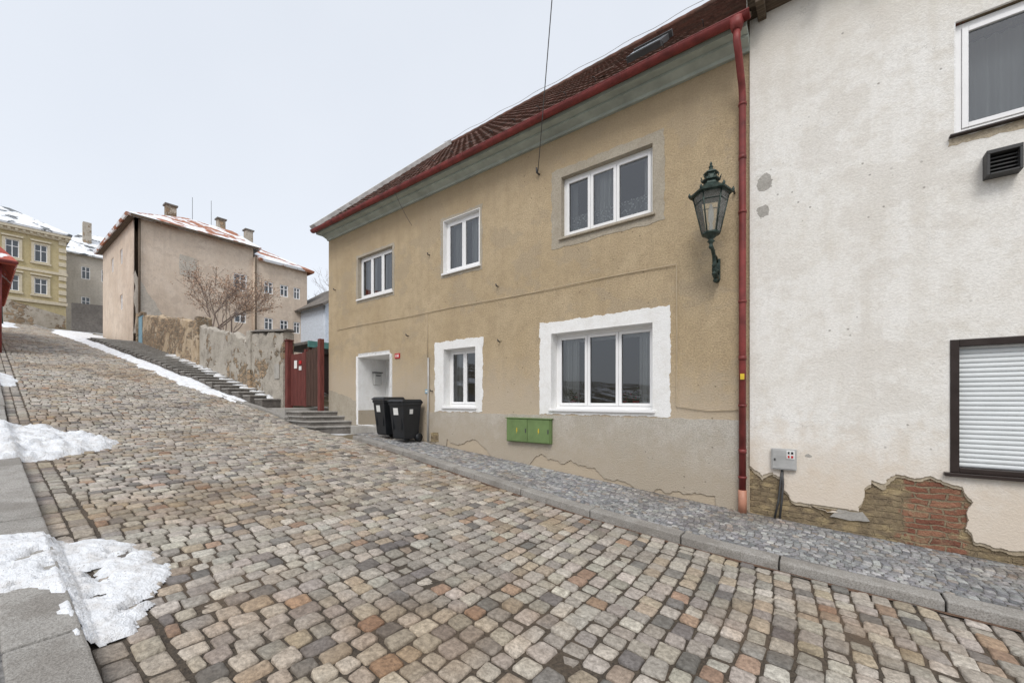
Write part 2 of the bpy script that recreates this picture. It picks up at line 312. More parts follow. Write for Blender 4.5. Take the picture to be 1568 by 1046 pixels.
PAL=[((.45,.415,.365),26),((.51,.47,.41),26),((.38,.35,.315),18),((.47,.395,.305),13),((.57,.535,.475),15),((.41,.29,.21),3),((.24,.225,.21),8)]
PALG=[((.33,.34,.355),30),((.40,.41,.42),28),((.25,.26,.28),18),((.50,.51,.51),16),((.38,.35,.32),8)]
def stones(name,rows,dz,pal,parent,r0=-.035,gap=.012,jit=.006,hj=.005,cham=(.12,.32),tilt=.03):
    A=np.array(rows); n=len(A)
    cx,cy,hx,hy,yaw=A.T; g=gap*rng.uniform(.7,1.5,n); hx=hx-g/2; hy=hy-g/2
    mnh=np.minimum(hx,hy)
    px=[];py=[]
    sg=[(1,1),(-1,1),(-1,-1),(1,-1)]
    for k,(sx,sy) in enumerate(sg):
        c=mnh*rng.uniform(cham[0],cham[1],n)
        jx=rng.uniform(-jit,jit,n); jy=rng.uniform(-jit,jit,n)
        a=(sx*hx+jx,sy*(hy-c)+jy); b=(sx*(hx-c)+jx,sy*hy+jy)
        for q in ((a,b) if k in (0,2) else (b,a)): px.append(q[0]); py.append(q[1])
    px=np.stack(px,1);py=np.stack(py,1)
    R=[(1.0,r0),(.985,-.012),(.93,-.003),(.72,.0)]
    h=rng.normal(0,hj,n); tx=rng.normal(0,tilt,n); ty=rng.normal(0,tilt,n)
    VX=[];VY=[];VZ=[]
    cs,sn=np.cos(yaw)[:,None],np.sin(yaw)[:,None]
    for k,(s,z) in enumerate(R):
        lx,ly=px*s,py*s; zz=z+h[:,None]+lx*tx[:,None]+ly*ty[:,None]+(rng.normal(0,.0014,px.shape) if k>0 else 0)
        VX.append(cx[:,None]+lx*cs-ly*sn); VY.append(cy[:,None]+lx*sn+ly*cs); VZ.append(zz)
    VX.append(cx[:,None]); VY.append(cy[:,None]); VZ.append((.0005+h)[:,None])
    VX=np.concatenate(VX,1);VY=np.concatenate(VY,1);VZ=np.concatenate(VZ,1); K=VX.shape[1]
    Z=H(VX)+dz+VZ; V=np.stack([VX,VY,Z],2).reshape(-1,3)
    q=[]
    for r in range(3):
        for k in range(8): q.append((r*8+k,r*8+(k+1)%8,(r+1)*8+(k+1)%8,(r+1)*8+k))
    tr=[(24+k,24+(k+1)%8,32) for k in range(8)]
    off=(np.arange(n)*K)[:,None,None]; Q=(np.array(q)[None]+off).reshape(-1,4); TR=(np.array(tr)[None]+off).reshape(-1,3)
    me=bpy.data.meshes.new(name); nv=len(V); me.vertices.add(nv); me.vertices.foreach_set('co',V.ravel())
    nl=Q.size+TR.size; me.loops.add(nl); me.loops.foreach_set('vertex_index',np.concatenate([Q.ravel(),TR.ravel()]).astype(np.int32))
    npoly=len(Q)+len(TR); me.polygons.add(npoly)
    ls=np.concatenate([np.arange(len(Q))*4,Q.size+np.arange(len(TR))*3]).astype(np.int32); me.polygons.foreach_set('loop_start',ls)
    me.update(calc_edges=True); me.validate()
    cols=np.array([p[0] for p in pal]); w=np.array([p[1] for p in pal],float); w/=w.sum()
    cc=cols[rng.choice(len(cols),n,p=w)]*rng.uniform(.78,1.16,(n,1))*rng.uniform(.975,1.025,(n,3))
    ca=np.concatenate([np.repeat(cc,K,0),np.ones((nv,1))],1); at=me.color_attributes.new('Col','FLOAT_COLOR','POINT'); at.data.foreach_set('color',ca.astype(np.float32).ravel())
    return addmesh(name,me,'stone',parent,0,True)
def courses(x0,x1,ya,yb,cw,l0,l1,arc,yj=.015):
    rows=[]; x=x0
    while x<x1:
        w=cw*random.uniform(.9,1.1); y=float(ya(x))+random.uniform(0,.02); ye=float(yb(x)); first=True
        while y<ye-.05:
            l=random.uniform(l0,l1)*(random.uniform(.5,1) if first else 1); first=False; l=min(l,ye-y)
            if ye-y-l<l0*.5: l=ye-y
            yc=y+l/2; o,yw=arc(x,yc)
            rows.append((x+w/2+o,yc,w/2,l/2,yw+random.gauss(0,yj))); y+=l
        x+=w
    return rows
arcR=lambda x,y:(.10*math.cos((y+3.8)*.75)+.06*mn.noise(Vector((x*.35,y*.9,0))),0)
stones('road_setts',courses(-64,7,lambda x:LE+.30,lambda x:RE(x)-.01,.15,.12,.20,arcR,.03),-RD,PAL,road,gap=.015,jit=.008,hj=.006)
rows=[]
for k in range(2):
    x=-64
    while x<6:
        l=random.uniform(.15,.24); rows.append((x+l/2,LE+.075+k*.148,l/2,.073,random.gauss(0,.012))); x+=l
stones('channel_setts',rows,-RD-.006,PAL[:3]+PAL[6:],road)
def arcS(x,y):
    u=(y*1.45)%1.0; return (.11*math.sin(u*math.pi), 0)
stones('mosaic_setts',courses(-9.3,7,lambda x:RE(x)+.22,lambda x:-.02,.074,.062,.085,arcS),.001,PALG,rp,gap=.007,jit=.003,hj=.0018,r0=-.02,cham=(.1,.25),tilt=.02)
stones('mosaic_setts',courses(-30,3,lambda x:-7.6,lambda x:LE-.33,.085,.07,.10,arcS),-.002,PALG,lp,gap=.009,jit=.004,hj=.002,r0=-.02,cham=(.1,.25),tilt=.02)

def kerb(name,x0,x1,ef,w,l0,l1,top,parent,mat='granite',side=1,base=-.25):
    V=[];F=[]; x=x0
    while x<x1:
        l=random.uniform(l0,l1); g=.012; j=random.uniform(-.01,.01); hz=random.uniform(-.008,.008)
        a,b=x+g/2,x+l-g/2; o=len(V); ns=max(1,int(l/.12))
        for i in range(ns+1):
            xx=a+(b-a)*i/ns; wv=.006*mn.noise(Vector((xx*9,w,1))); wz=.004*mn.noise(Vector((xx*11,w,7)))
            for (yy,zz) in ((float(ef(xx))+j+wv,base),(float(ef(xx))+w*side+j,base),(float(ef(xx))+w*side+j+wv,top+hz+wz),(float(ef(xx))+j+wv,top+hz-wz)): V.append((xx,yy,float(H(xx))+zz))
        for i in range(ns):
            for k in range(4): F.append((o+i*4+k,o+i*4+(k+1)%4,o+(i+1)*4+(k+1)%4,o+(i+1)*4+k))
        F+=[(o,o+3,o+2,o+1),(o+ns*4,o+ns*4+1,o+ns*4+2,o+ns*4+3)]; x+=l
    return mesh(name,V,F,mat,parent,.014)
kerb('kerb_stones',-9.1,8,RE,.2,.8,1.3,.004,rp)
kerb('kerb_slabs',-40,6,lambda x:LE-.01,.3,.9,1.5,-.002,lp,side=-1)
kerb('kerb_stones_upper',-60,-12.6,RE,.16,.9,1.4,-.02,rp)

# ------------------------------------------------------------ snow
def ptseg(p,a,b):
    d=b-a; t=max(0,min(1,(p-a).dot(d)/max(d.dot(d),1e-9))); return (p-a-d*t).length
def inside(p,pl):
    c=False; j=len(pl)-1
    for i in range(len(pl)):
        if (pl[i].y>p.y)!=(pl[j].y>p.y) and p.x<(pl[j].x-pl[i].x)*(p.y-pl[i].y)/(pl[j].y-pl[i].y)+pl[i].x: c=not c
        j=i
    return c
def surf(x,y):
    h=float(H(x)); 
    if LE-.005<y<float(RE(x)): return h-RD
    return h
def snow(name,pl,hgt,res,na=.12,fr=3.5,seed=0,hole=.0,zoff=0,ground=None):
    pl=[Vector(p) for p in pl]; x0=min(p.x for p in pl)-.2;x1=max(p.x for p in pl)+.2;y0=min(p.y for p in pl)-.2;y1=max(p.y for p in pl)+.2
    nx=int((x1-x0)/res)+1; nyy=int((y1-y0)/res)+1; V=[];val=[]; gs_=ground or surf
    for i in range(nx):
        for j in range(nyy):
            x=x0+i*res;y=y0+j*res; p=Vector((x,y)); d=min(ptseg(p,pl[k-1],pl[k]) for k in range(len(pl))); 
            if not inside(p,pl): d=-d
            d+=na*mn.fractal(Vector((x*fr,y*fr,seed)),.9,2.1,5)
            if hole: d=min(d,(mn.fractal(Vector((x*fr*1.3+9,y*fr*1.3,seed)),.9,2.1,4)+hole)*.5)
            q=max(0,d); hh=hgt*(1-math.exp(-q/ (hgt*1.1+.02)))*(0.75+.5*mn.noise(Vector((x*5,y*5,seed+3))))
            hh+=.35*hgt*abs(mn.noise(Vector((x*13,y*13,seed))))*min(1,q*10)
            zz=(gs_(x,y-.03)+gs_(x,y+.03)+gs_(x,y))/3
            V.append((x,y,zz+zoff+hh+(-.012 if d<=0 else 0))); val.append(d)
    F=[]
    for i in range(nx-1):
        for j in range(nyy-1):
            q=(i*nyy+j,(i+1)*nyy+j,(i+1)*nyy+j+1,i*nyy+j+1)
            if max(val[k] for k in q)>0: F.append(q)
    return mesh(name,V,F,'snow',None,0,True)
Y0=-6.54
snow('snow_patch',[(-5.7,Y0+.0),(-5.3,Y0+.66),(-4.8,Y0+.90),(-4.15,Y0+.94),(-3.85,Y0+.78),(-3.4,Y0+.58),(-3.45,Y0+.38),(-4.2,Y0+.30),(-4.4,Y0-.05)],.045,.016,.09,3.4,1,.36,.008)
snow('snow_patch',[(-13.0,Y0+.0),(-12.6,Y0+.8),(-11.3,Y0+1.45),(-10.2,Y0+1.55),(-9.5,Y0+.6),(-9.3,Y0-.2),(-12,Y0-.3)],.20,.035,.22,2.0,2,.75,.0)
snow('snow_patch',[(-20,Y0-.1),(-19.5,Y0+.7),(-17.5,Y0+.6),(-17.3,Y0-.1)],.09,.07,.2,1.2,3)
def edge(x,o): return (x,float(RE(x))+o)
snow('snow_bank',[edge(-14.9,.12),edge(-17,-.28),edge(-22,-.32),edge(-28,-.25),edge(-34,-.3),edge(-40,-.3),edge(-40,.3),edge(-34,.2),edge(-28,.16),edge(-22,.14),edge(-17,.16)],.11,.09,.16,1.0,4)
snow('snow_patch',[(-58,-5.9),(-50,-5.8),(-44,-5.5),(-44,-5.0),(-50,-4.9),(-58,-4.6)],.1,.2,.5,.5,5)
snow('snow_patch',[(-44,-3.3),(-36,-3.1),(-36,-1.4),(-44,-1.4)],.08,.15,.4,.7,6)

# ------------------------------------------------------------ main tan house
HS=empty('terraced_house')
x0,x1=-12.0,-.76
wins=[(-10.42,-8.83,2.82,4.02),(-6.93,-5.80,2.90,4.13),(-3.80,-2.10,2.98,4.12),(-6.93,-5.92,-.17,1.17),(-4.02,-2.10,-.18,1.25)]
door=(-10.42,-8.95,-.72,1.2)
bot=[(x,float(H(x))-.15) for x in np.linspace(x0,x1,12)]
holes=[rect(*w) for w in wins]+[rect(*door)]
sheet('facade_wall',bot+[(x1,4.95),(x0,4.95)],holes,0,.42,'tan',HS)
mesh('end_wall',[(x0,.42,-1),(x0,10.8,-1),(x0,10.8,4.9),(x0,5.2,10.25),(x0,0.42,5.4),(x0,.42,4.92)],[(0,1,2,3,4,5)],'tan',HS)
box('back_wall',x0,x1,10.6,10.8,-2,4.9,'tan',HS)
top=[(x,-.29+.02*mn.noise(Vector((x*5,0,0)))+.008*mn.noise(Vector((x*31,0,0)))) for x in np.linspace(x1-.015,-7.52,160)]
low=[]
for x in np.linspace(-7.52,x1-.015,300):
    hh=float(H(x))-.05; n=mn.fractal(Vector((x*.9,7.3,0)),1.0,2,5); fn=.018*mn.noise(Vector((x*22,4,0)))
    e=max(0,.22+.42*n) if -6.8<x<-1.2 else max(0,.02+.25*n)
    if e>.02: e+=fn
    low.append((x,hh+min(e,.42)))
sheet('plinth_plaster',low+top,[],-.018,.001,'plinth',HS)
low2=[(x,float(H(x))-.05) for x in np.linspace(-11.98,-10.5,6)]
sheet('plinth_corner',wob(low2+[(-10.5,-.05),(-11.0,.12),(-11.98,.3)],.03,.06,3),[],-.012,.001,'patch',HS)
def surround(name,o,h,seed):
    sheet(name,wob(rect(*o),.034,.02,seed,6),[rect(*h)],-.008,.001,'wpaint',HS)
surround('window_surround',(-4.27,-1.84,-.27,1.47),wins[4],1)
surround('window_surround',(-7.22,-5.72,-.27,1.34),wins[3],2)
surround('window_surround',(-10.5,-8.93,-.70,1.24),door,4)
def surround2(o,h,seed): sheet('cement_surround',wob(rect(*o),.035,.04,seed,5),[rect(*h)],-.006,.001,'patch',HS)
surround2((-4.0,-1.93,2.82,4.27),wins[2],5); surround2((-7.02,-5.74,2.80,4.19),wins[1],6); surround2((-10.5,-8.76,2.72,4.08),wins[0],7)
def lining(w,d0,d1,mat,bottom=True,th=.012):
    a,b,c,e=w; L=[(a-.001,a+th,d0,d1,c,e),(b-th,b+.001,d0,d1,c,e),(a+th,b-th,d0,d1,e-th,e+.001)]
    if bottom: L.append((a+th,b-th,d0,d1,c-.001,c+th))
    multibox('reveal_lining',L,mat,HS)
lining(wins[4],-.011,.22,'wpaint'); lining(wins[3],-.011,.22,'wpaint'); lining(wins[1],-.01,.12,'wpaint'); lining(wins[2],-.01,.12,'patch'); lining(wins[0],-.01,.12,'patch')

def window(name,w,y,n,parent,frame='pvc',room=True,fw=.055,sill=None,widths=None):
    a,b,c,e=w; a+=.012;b-=.012;c+=.012;e-=.012
    L=[(a,a+fw,y,y+.07,c,e),(b-fw,b,y,y+.07,c,e),(a+fw,b-fw,y,y+.07,e-fw,e),(a+fw,b-fw,y,y+.07,c,c+fw)]
    W=b-a-2*fw; ed=[a+fw+W*q for q in (widths or [i/n for i in range(n+1)])]
    sw=.05; G=[]
    for i in range(n):
        p,q=ed[i]+.003,ed[i+1]-.003; u,v_=c+fw+.003,e-fw-.003
        L+=[(p,p+sw,y-.012,y+.05,u,v_),(q-sw,q,y-.012,y+.05,u,v_),(p+sw,q-sw,y-.012,y+.05,v_-sw,v_),(p+sw,q-sw,y-.012,y+.05,u,u+sw)]
        G.append((p+sw-.004,q-sw+.004,y+.018,y+.024,u+sw-.004,v_-sw+.004))
    multibox(name+'_frame',L,frame,parent,.004)
    multibox(name+'_seal',[(g[0],g[0]+.008,g[2]-.006,g[3]-.002,g[4],g[5]) for g in G]+[(g[1]-.008,g[1],g[2]-.006,g[3]-.002,g[4],g[5]) for g in G],'nearblack',parent)
    for i,g in enumerate(G):
        k=(random.uniform(-.006,.006),random.uniform(-.006,.006))
        mesh(name+'_glass',[(g[0],g[2],g[4]),(g[1],g[2]+k[0],g[4]),(g[1],g[2]+k[0]+k[1],g[5]),(g[0],g[2]+k[1],g[5])],[(0,1,2,3)],'glass',parent)
    if room:
        A,B,C,E,D=a-.05,b+.05,c-.05,e+.05,y+1.6; Yf=y+.075
        v=[(A-.5,Yf,C-.4),(B+.5,Yf,C-.4),(B+.5,Yf,E+.2),(A-.5,Yf,E+.2),(A-.5,D,C-.4),(B+.5,D,C-.4),(B+.5,D,E+.2),(A-.5,D,E+.2)]
        mesh(name+'_room',v,[(4,5,6,7),(0,4,7,3),(1,2,6,5),(3,7,6,2),(0,1,5,4)],'room',parent)
    if sill: box(name+'_sill',w[0]-.03,w[1]+.03,-.05,y,c-.045,c-.002,sill,parent,.006)
def drape(name,xa,xb,y,za,zb,mat,parent,waves=7,amp=.025):
    n=60; v=[];f=[]
    for i in range(n+1):
        x=xa+(xb-xa)*i/n; yy=y+amp*math.sin(i/n*waves*2*math.pi)+amp*.5*math.sin(i/n*waves*4.3+1)
        v+=[(x,yy,za),(x,yy+.01,zb)]
    for i in range(n): f.append((2*i,2*i+2,2*i+3,2*i+1))
    mesh(name,v,f,mat,parent,0,True)
window('upper_window_a',wins[0],.10,3,HS,sill='pvc'); window('upper_window_b',wins[1],.10,2,HS,sill='pvc'); window('upper_window_c',wins[2],.10,3,HS,sill='patch',widths=[0,.31,.62,1])
window('lower_window_a',wins[3],.2,2,HS,sill='pvc'); window('lower_window_b',wins[4],.2,3,HS,sill='pvc')
a=wins[2]
drape('lace',a[0]+.1,a[1]-.1,.24,a[2]+.02,a[2]+.46,'lace',HS,14,.012)
drape('curtain',a[0]+.55,a[0]+1.04,.28,a[2],a[3],'curtain',HS,6)
drape('curtain',a[0]+.02,a[0]+.2,.30,a[2],a[3],'curtain',HS,4)
drape('curtain',a[1]-.25,a[1],.30,a[2],a[3],'curtain',HS,4)
a=wins[4]
drape('curtain',a[0]+.05,a[0]+.42,.36,a[2],a[3],'curtain',HS,7); drape('curtain',a[1]-.36,a[1],.36,a[2],a[3],'curtain',HS,7); drape('pelmet_curtain',a[0]+.05,a[1],.38,a[3]-.16,a[3],'curtain',HS,20,.012)
a=wins[3]
drape('curtain',a[0]+.05,a[0]+.42,.36,a[2],a[3],'curtain',HS,6); drape('curtain',a[1]-.3,a[1],.36,a[2],a[3],'curtain',HS,5)
a=wins[1]; drape('curtain',a[0]+.05,a[0]+.35,.28,a[2],a[3],'curtain',HS,6); drape('curtain',a[1]-.5,a[1]-.2,.28,a[2],a[3],'curtain',HS,5)
a=wins[0]; drape('curtain',a[0]+.05,a[0]+.5,.28,a[2],a[3],'curtain',HS,6); drape('curtain',a[1]-.75,a[1]-.45,.28,a[2],a[3],'curtain',HS,5)
M['leaf']=plain('pot_plant_leaf',(.06,.12,.035),.6,0,.4,30); M['bloom']=plain('bloom_red',(.5,.03,.05),.6)
for px in (-3.72,-2.72,-2.5):
    lathe('flower_pot',[(.0,0),(.05,0),(.062,.09),(.0,.09)],(px,.32,-.11),'redplate',HS,12)
    V=[];F=[];V2=[];F2=[]
    for k in range(46):
        c=Vector((px+random.gauss(0,.055),.32+random.gauss(0,.02),.06+random.gauss(0,.055))); u=Vector((random.gauss(0,1),random.gauss(0,1),random.gauss(0,1))).normalized()*.022; w_=u.orthogonal().normalized()*.015
        VV,FF=(V2,F2) if k%6==0 else (V,F); o=len(VV); VV.extend([c-u,c+w_,c+u,c-w_]); FF.append((o,o+1,o+2,o+3))
    mesh('pot_plant_leaves',V,F,'leaf',HS); mesh('pot_plant_blooms',V2,F2,'bloom',HS)
# entrance niche
D=door
multibox('niche_walls',[(D[0]-.1,D[0]+.012,.0,.92,D[2]+.0,D[3]),(D[1]-.012,D[1]+.1,0,.92,D[2],D[3]),(D[0]+.012,D[1]-.012,0,.92,D[3]-.012,D[3]+.1)],'wpaint',HS)
box('niche_floor',D[0]-.1,D[1]+.1,.0,.95,D[2]-.1,D[2]+.003,'concrete',HS)
box('niche_base',D[0]+.012,D[0]+.025,-.004,.9,D[2]+.003,D[2]+.42,'plinth',HS)
box('niche_back',D[0]-.1,D[1]+.1,.92,.98,D[2],D[3]+.1,'wpaint',HS)
multibox('entrance_door',[(D[0]+.2,D[1]-.2,.87,.918,D[2]+.02,D[3]-.05)],'pvc',HS,.006)
multibox('door_panels',[(D[0]+.32,D[1]-.32,.855,.869,D[2]+.15,D[2]+.8),(D[0]+.32,D[1]-.32,.855,.869,D[2]+.95,D[3]-.2)],'pvc',HS,.01)
box('door_threshold',D[0]-.02,D[1]+.05,-.22,-.002,D[2]-.25,D[2]-.004,'concrete',HS,.01)
mb=empty('mailbox')
box('mailbox_body',D[0]+.026,D[0]+.13,.46,.70,.44,.78,'grey',mb,.012); box('mailbox_lid',D[0]+.026,D[0]+.16,.44,.72,.781,.81,'dkgrey',mb,.006); box('mailbox_slot',D[0]+.13,D[0]+.134,.50,.66,.69,.72,'dkgrey',mb)
def prism(name,prof,xa,xb,mat,parent):
    n=len(prof); v=[(xa,p[0],p[1]) for p in prof]+[(xb,p[0],p[1]) for p in prof]
    f=[(i,(i+1)%n,n+(i+1)%n,n+i) for i in range(n)]+[tuple(range(n))[::-1],tuple(range(n,2*n))]
    return mesh(name,v,f,mat,parent)
prism('cornice_lower',[(.0,4.86),(-.05,4.86),(-.07,4.90),(-.20,4.95),(-.20,4.985),(.0,4.985)],x0,x1,'cornice',HS)
prism('cornice_soffit',[(.0,4.987),(-.34,4.987),(-.36,5.05),(.0,5.05)],x0-.1,x1,'cornice',HS)
gy,gz,gr=-.44,5.07,.07; n=12; v=[];f=[]
gx=np.linspace(x0-.12,x1+.05,40)
for x in gx:
    for k in range(n+1):
        q=math.pi+math.pi*k/n; v.append((x,gy+gr*math.cos(q),gz+gr*math.sin(q)+.010*mn.noise(Vector((x*.9,0,0)))))
for i in range(len(gx)-1):
    for k in range(n): f.append((i*(n+1)+k,(i+1)*(n+1)+k,(i+1)*(n+1)+k+1,i*(n+1)+k+1))
f.append(tuple(range(n+1))); f.append(tuple((len(gx)-1)*(n+1)+k for k in range(n+1)))
g=mesh('gutter',v,f,'red',HS,0,True); sm=g.modifiers.new('s','SOLIDIFY'); sm.thickness=.006
tube('gutter_bead',[(x,gy-gr,gz+.010*mn.noise(Vector((x*.9,0,0)))) for x in gx],.011,'red',HS,8)
for x in np.arange(x0+.2,x1,.85):
    tube('gutter_strap',[(x,gy+(gr+.004)*math.cos(q),gz+(gr+.004)*math.sin(q)) for q in np.linspace(math.pi,2*math.pi,9)],.007,'red',HS,6)
sl=.95; ey,ez=-.43,5.08; ry_=5.2; rz=ez+sl*(ry_-ey)
def tileroof(name,xa,xb,ey,ez,ry,rz,mat,parent,dx=.055,pitch=.22,amp=.018,course=.32):
    L=math.hypot(ry-ey,rz-ez); uy,uz=(ry-ey)/L,(rz-ez)/L; ny_,nz_=-uz,uy
    X=np.arange(xa,xb+dx*.5,dx); nr=int(L/course)+1; V=[];F=[]
    for r in range(nr):
        for e,s in ((0,.030),(1,.004)):
            d=min((r+e)*course,L+.05)
            for i,x in enumerate(X):
                b=amp*abs(math.sin(math.pi*(x/pitch)))+.012*mn.noise(Vector((round(x/pitch)*3.1,r*2.7,0)))
                V.append((x,ey+uy*d+ny_*(s+b),ez+uz*d+nz_*(s+b)))
    m=len(X)
    for r in range(nr):
        o=r*2*m
        for i in range(m-1):
            F.append((o+i,o+i+1,o+m+i+1,o+m+i))
            if r<nr-1: F.append((o+m+i,o+m+i+1,o+2*m+i+1,o+2*m+i))
    return mesh(name,V,F,mat,parent)
tileroof('roof_tiles',x0-.12,x1+.05,ey,ez,ry_,rz,'tile',HS)
prism('roof_deck',[(ey,ez-.03),(ry_,rz-.03),(10.9,ez-.1),(10.9,ez-.25),(ry_,rz-.18),(ey+.02,ez-.09)],x0-.1,x1+.04,'timber',HS)
tube('ridge_tiles',[(x,ry_,rz+.02+.012*(i%2)) for i,x in enumerate(np.arange(x0-.1,x1,.2))],.10,'tile',HS,10)
uy,uz=(ry_-ey),(rz-ez); LL=math.hypot(uy,uz); nyv,nzv=-uz/LL,uy/LL
prism('verge_mortar',[(ey,ez+.02),(ey+nyv*.13,ez+.02+nzv*.13),(ry_+nyv*.18,rz+nzv*.18),(ry_,rz)],x0-.16,x0+.12,'mortar',HS)
def onroof(x,d,h): return (x,ey+uy/LL*d+nyv*h,ez+uz/LL*d+nzv*h)
def roofbox(name,xa,xb,d0,d1,h0,h1,mat,parent):
    P=[onroof(xx,dd,hh) for hh in (h0,h1) for (xx,dd) in ((xa,d0),(xa,d1),(xb,d1),(xb,d0))]
    mesh(name,P,BF,mat,parent,.006)
roofbox('rooflight_frame',-2.75,-2.15,1.4,2.1,.0,.13,'dkgrey',HS); roofbox('rooflight_glass',-2.70,-2.2,1.45,2.05,.131,.138,'farglass',HS)
roofbox('rooflight_flashing',-2.80,-2.1,2.12,2.2,.05,.16,'dkgrey',HS)
roofbox('roof_step',-3.3,-2.95,1.2,1.32,.08,.11,'tile',HS)
for x in np.arange(x0+.4,x1-.2,.6): tube('snow_guard',[onroof(x,.9,.03),onroof(x,.9,.11),onroof(x,.82,.13)],.007,'dkgrey',HS,5)
tube('roof_conductor',[onroof(x,7.3,.20+.02*math.sin(x*4)) for x in np.linspace(x0+.1,x1,40)],.007,'grey',HS,5)
dx=-.84
tube('hopper',[(dx-.02,gy,gz-.03),(dx-.02,gy,gz-.16)],.08,'red',HS,16,[.10,.062])
tube('downpipe',[(dx-.02,gy,gz-.15),(dx-.02,gy,gz-.30),(dx-.01,gy+.06,gz-.42),(dx,-.13,gz-.72),(dx,-.085,gz-.86),(dx,-.085,3),(dx,-.085,1.2),(dx,-.085,float(H(dx))+.30)],.045,'red',HS,16)
tube('downpipe_foot',[(dx,-.085,float(H(dx))+.31),(dx,-.085,float(H(dx))-.02)],.053,'copper',HS,16)
for z in (4.1,2.6,1.35,-.1,-1.1): tube('pipe_clip',[(dx,-.085,z),(dx,-.085,z+.035)],.053,'red',HS,16)
for z in (3.35,.55,-.75): tube('pipe_collar',[(dx,-.085,z),(dx,-.085,z+.06)],.050,'red',HS,16)
box('pipe_tag',dx-.02,dx+.03,-.14,-.133,.28,.36,'yellow',HS)
tube('facade_cable',[(x,-.02-.004*math.sin(x*3),2.09+.01*math.sin(x*1.7)) for x in np.linspace(-11.5,-1.74,30)]+[(-1.74,-.02,2.0),(-1.735,-.02,1.0),(-1.74,-.02,-.1),(-1.3,-.02,-.16),(-.9,-.02,-.14)],.007,'cablel',HS,6)
tube('conduit',[(-7.42,-.03,1.0),(-7.42,-.03,.2),(-7.41,-.05,-.28),(-7.41,-.05,-1.0)],.02,'grey',HS,8)
tube('conduit',[(-7.48,-.015,2.2),(-7.46,-.015,1.0)],.008,'cablel',HS,6)
for (x,z) in ((-7.4,3.45),(-5.3,2.35),(-5.25,1.2),(-7.3,.2),(-.95,2.95),(-11.6,3.3),(-8.2,1.6)):
    tube('wall_hook',[(x,.0,z),(x,-.06,z),(x,-.08,z+.04)],.014,'dkgrey',HS,6)
sheet('bare_brick_spot',wob(rect(-7.34,-7.08,-1.0,-.78),.03,.04,8,9),[],-.0245,-.017,'masonry',HS)
sn=empty('house_number_sign'); box('plate',-8.72,-8.52,-.022,-.002,1.06,1.19,'redplate',sn,.004); multibox('digits',[(-8.68,-8.66,-.025,-.022,1.09,1.16),(-8.63,-8.60,-.025,-.022,1.09,1.16),(-8.58,-8.56,-.025,-.022,1.09,1.16)],'sticker',sn)
sg=empty('utility_sign'); box('plate',-7.55,-7.45,-.02,-.002,.15,.25,'blue',sg); box('label',-7.53,-7.47,-.023,-.02,.18,.22,'sticker',sg)

# ------------------------------------------------------------ electric cabinet
cb=empty('electric_cabinet')
box('body',-5.0,-3.97,-.10,-.02,-.83,-.37,'green',cb,.006)
multibox('doors',[(-4.985,-4.49,-.115,-.10,-.815,-.385),(-4.48,-3.985,-.115,-.10,-.815,-.385)],'green',cb,.004)
box('roof_cap',-5.02,-3.95,-.125,-.02,-.37,-.352,'green',cb,.004)
for cx in (-4.74,-4.23):
    mesh('warning_bolt',[(cx,-.118,-.55),(cx+.02,-.118,-.55),(cx+.01,-.118,-.60),(cx+.025,-.118,-.60),(cx-.008,-.118,-.67),(cx+.004,-.118,-.615),(cx-.01,-.118,-.615)],[(0,1,2,3,4,5,6)],'yellow',cb)
multibox('handles',[(-4.53,-4.51,-.125,-.115,-.64,-.56),(-4.02,-4.0,-.125,-.115,-.64,-.56)],'dkgrey',cb)

# ------------------------------------------------------------ wheelie bins
def wheelie(cx,y1,z0,rot=0):
    global T
    e=empty('wheelie_bin'); keep=T; T=Matrix.Translation((cx,y1,z0))@Matrix.Rotation(rot,4,'Z')
    def ring(w,d0,d1,z): return [(-w,d0,z),(w,d0,z),(w,d1,z),(-w,d1,z)]
    V=ring(.19,-.19,.19,.08)+ring(.20,-.22,.20,.12)+ring(.235,-.30,.25,.86)+ring(.25,-.315,.26,.865)+ring(.25,-.315,.26,.93)
    F=[(3,2,1,0)]
    for r in range(4):
        for k in range(4): F.append((r*4+k,r*4+(k+1)%4,(r+1)*4+(k+1)%4,(r+1)*4+k))
    F.append((16,17,18,19)); mesh('body',V,F,'bin',e,.015)
    V=ring(.265,-.34,.27,.932)+ring(.265,-.34,.27,.955)+ring(.23,-.29,.25,1.0); F=[(3,2,1,0)]
    for r in range(2):
        for k in range(4): F.append((r*4+k,r*4+(k+1)%4,(r+1)*4+(k+1)%4,(r+1)*4+k))
    F.append((8,9,10,11)); mesh('lid',V,F,'bin',e,.012)
    tube('handle_bar',[(-.22,.31,.93),(.22,.31,.93)],.016,'bin',e,10)
    for s in (-1,1):
        box('handle_arm',s*.2-.015,s*.2+.015,.25,.32,.90,.95,'bin',e,.005)
        tube('wheel',[(s*.21-.025,.2,.10),(s*.21+.025,.2,.10)],.10,'bin',e,20)
        box('lid_grip',s*.14-.04,s*.14+.04,-.36,-.335,.935,.955,'bin',e,.006)
    tube('axle',[(-.2,.2,.1),(.2,.2,.1)],.012,'dkgrey',e,8)
    multibox('ribs',[(-.15,-.135,-.272,-.25,.3,.58),(.135,.15,-.272,-.25,.3,.58)],'bin',e,.004)
    mesh('sticker',[(-.10,-.284,.64),(.06,-.284,.64),(.06,-.3045,.80),(-.10,-.3045,.80)],[(0,1,2,3)],'sticker',e)
    mesh('sticker_side',[(.2275,-.10,.66),(.2275,.0,.66),(.235,.0,.77),(.235,-.10,.77)],[(0,1,2,3)],'sticker',e)
    T=keep
wheelie(-7.75,-.42,float(H(-7.75))+.0,.05); wheelie(-8.42,-.40,float(H(-8.42))+.0,-.06)

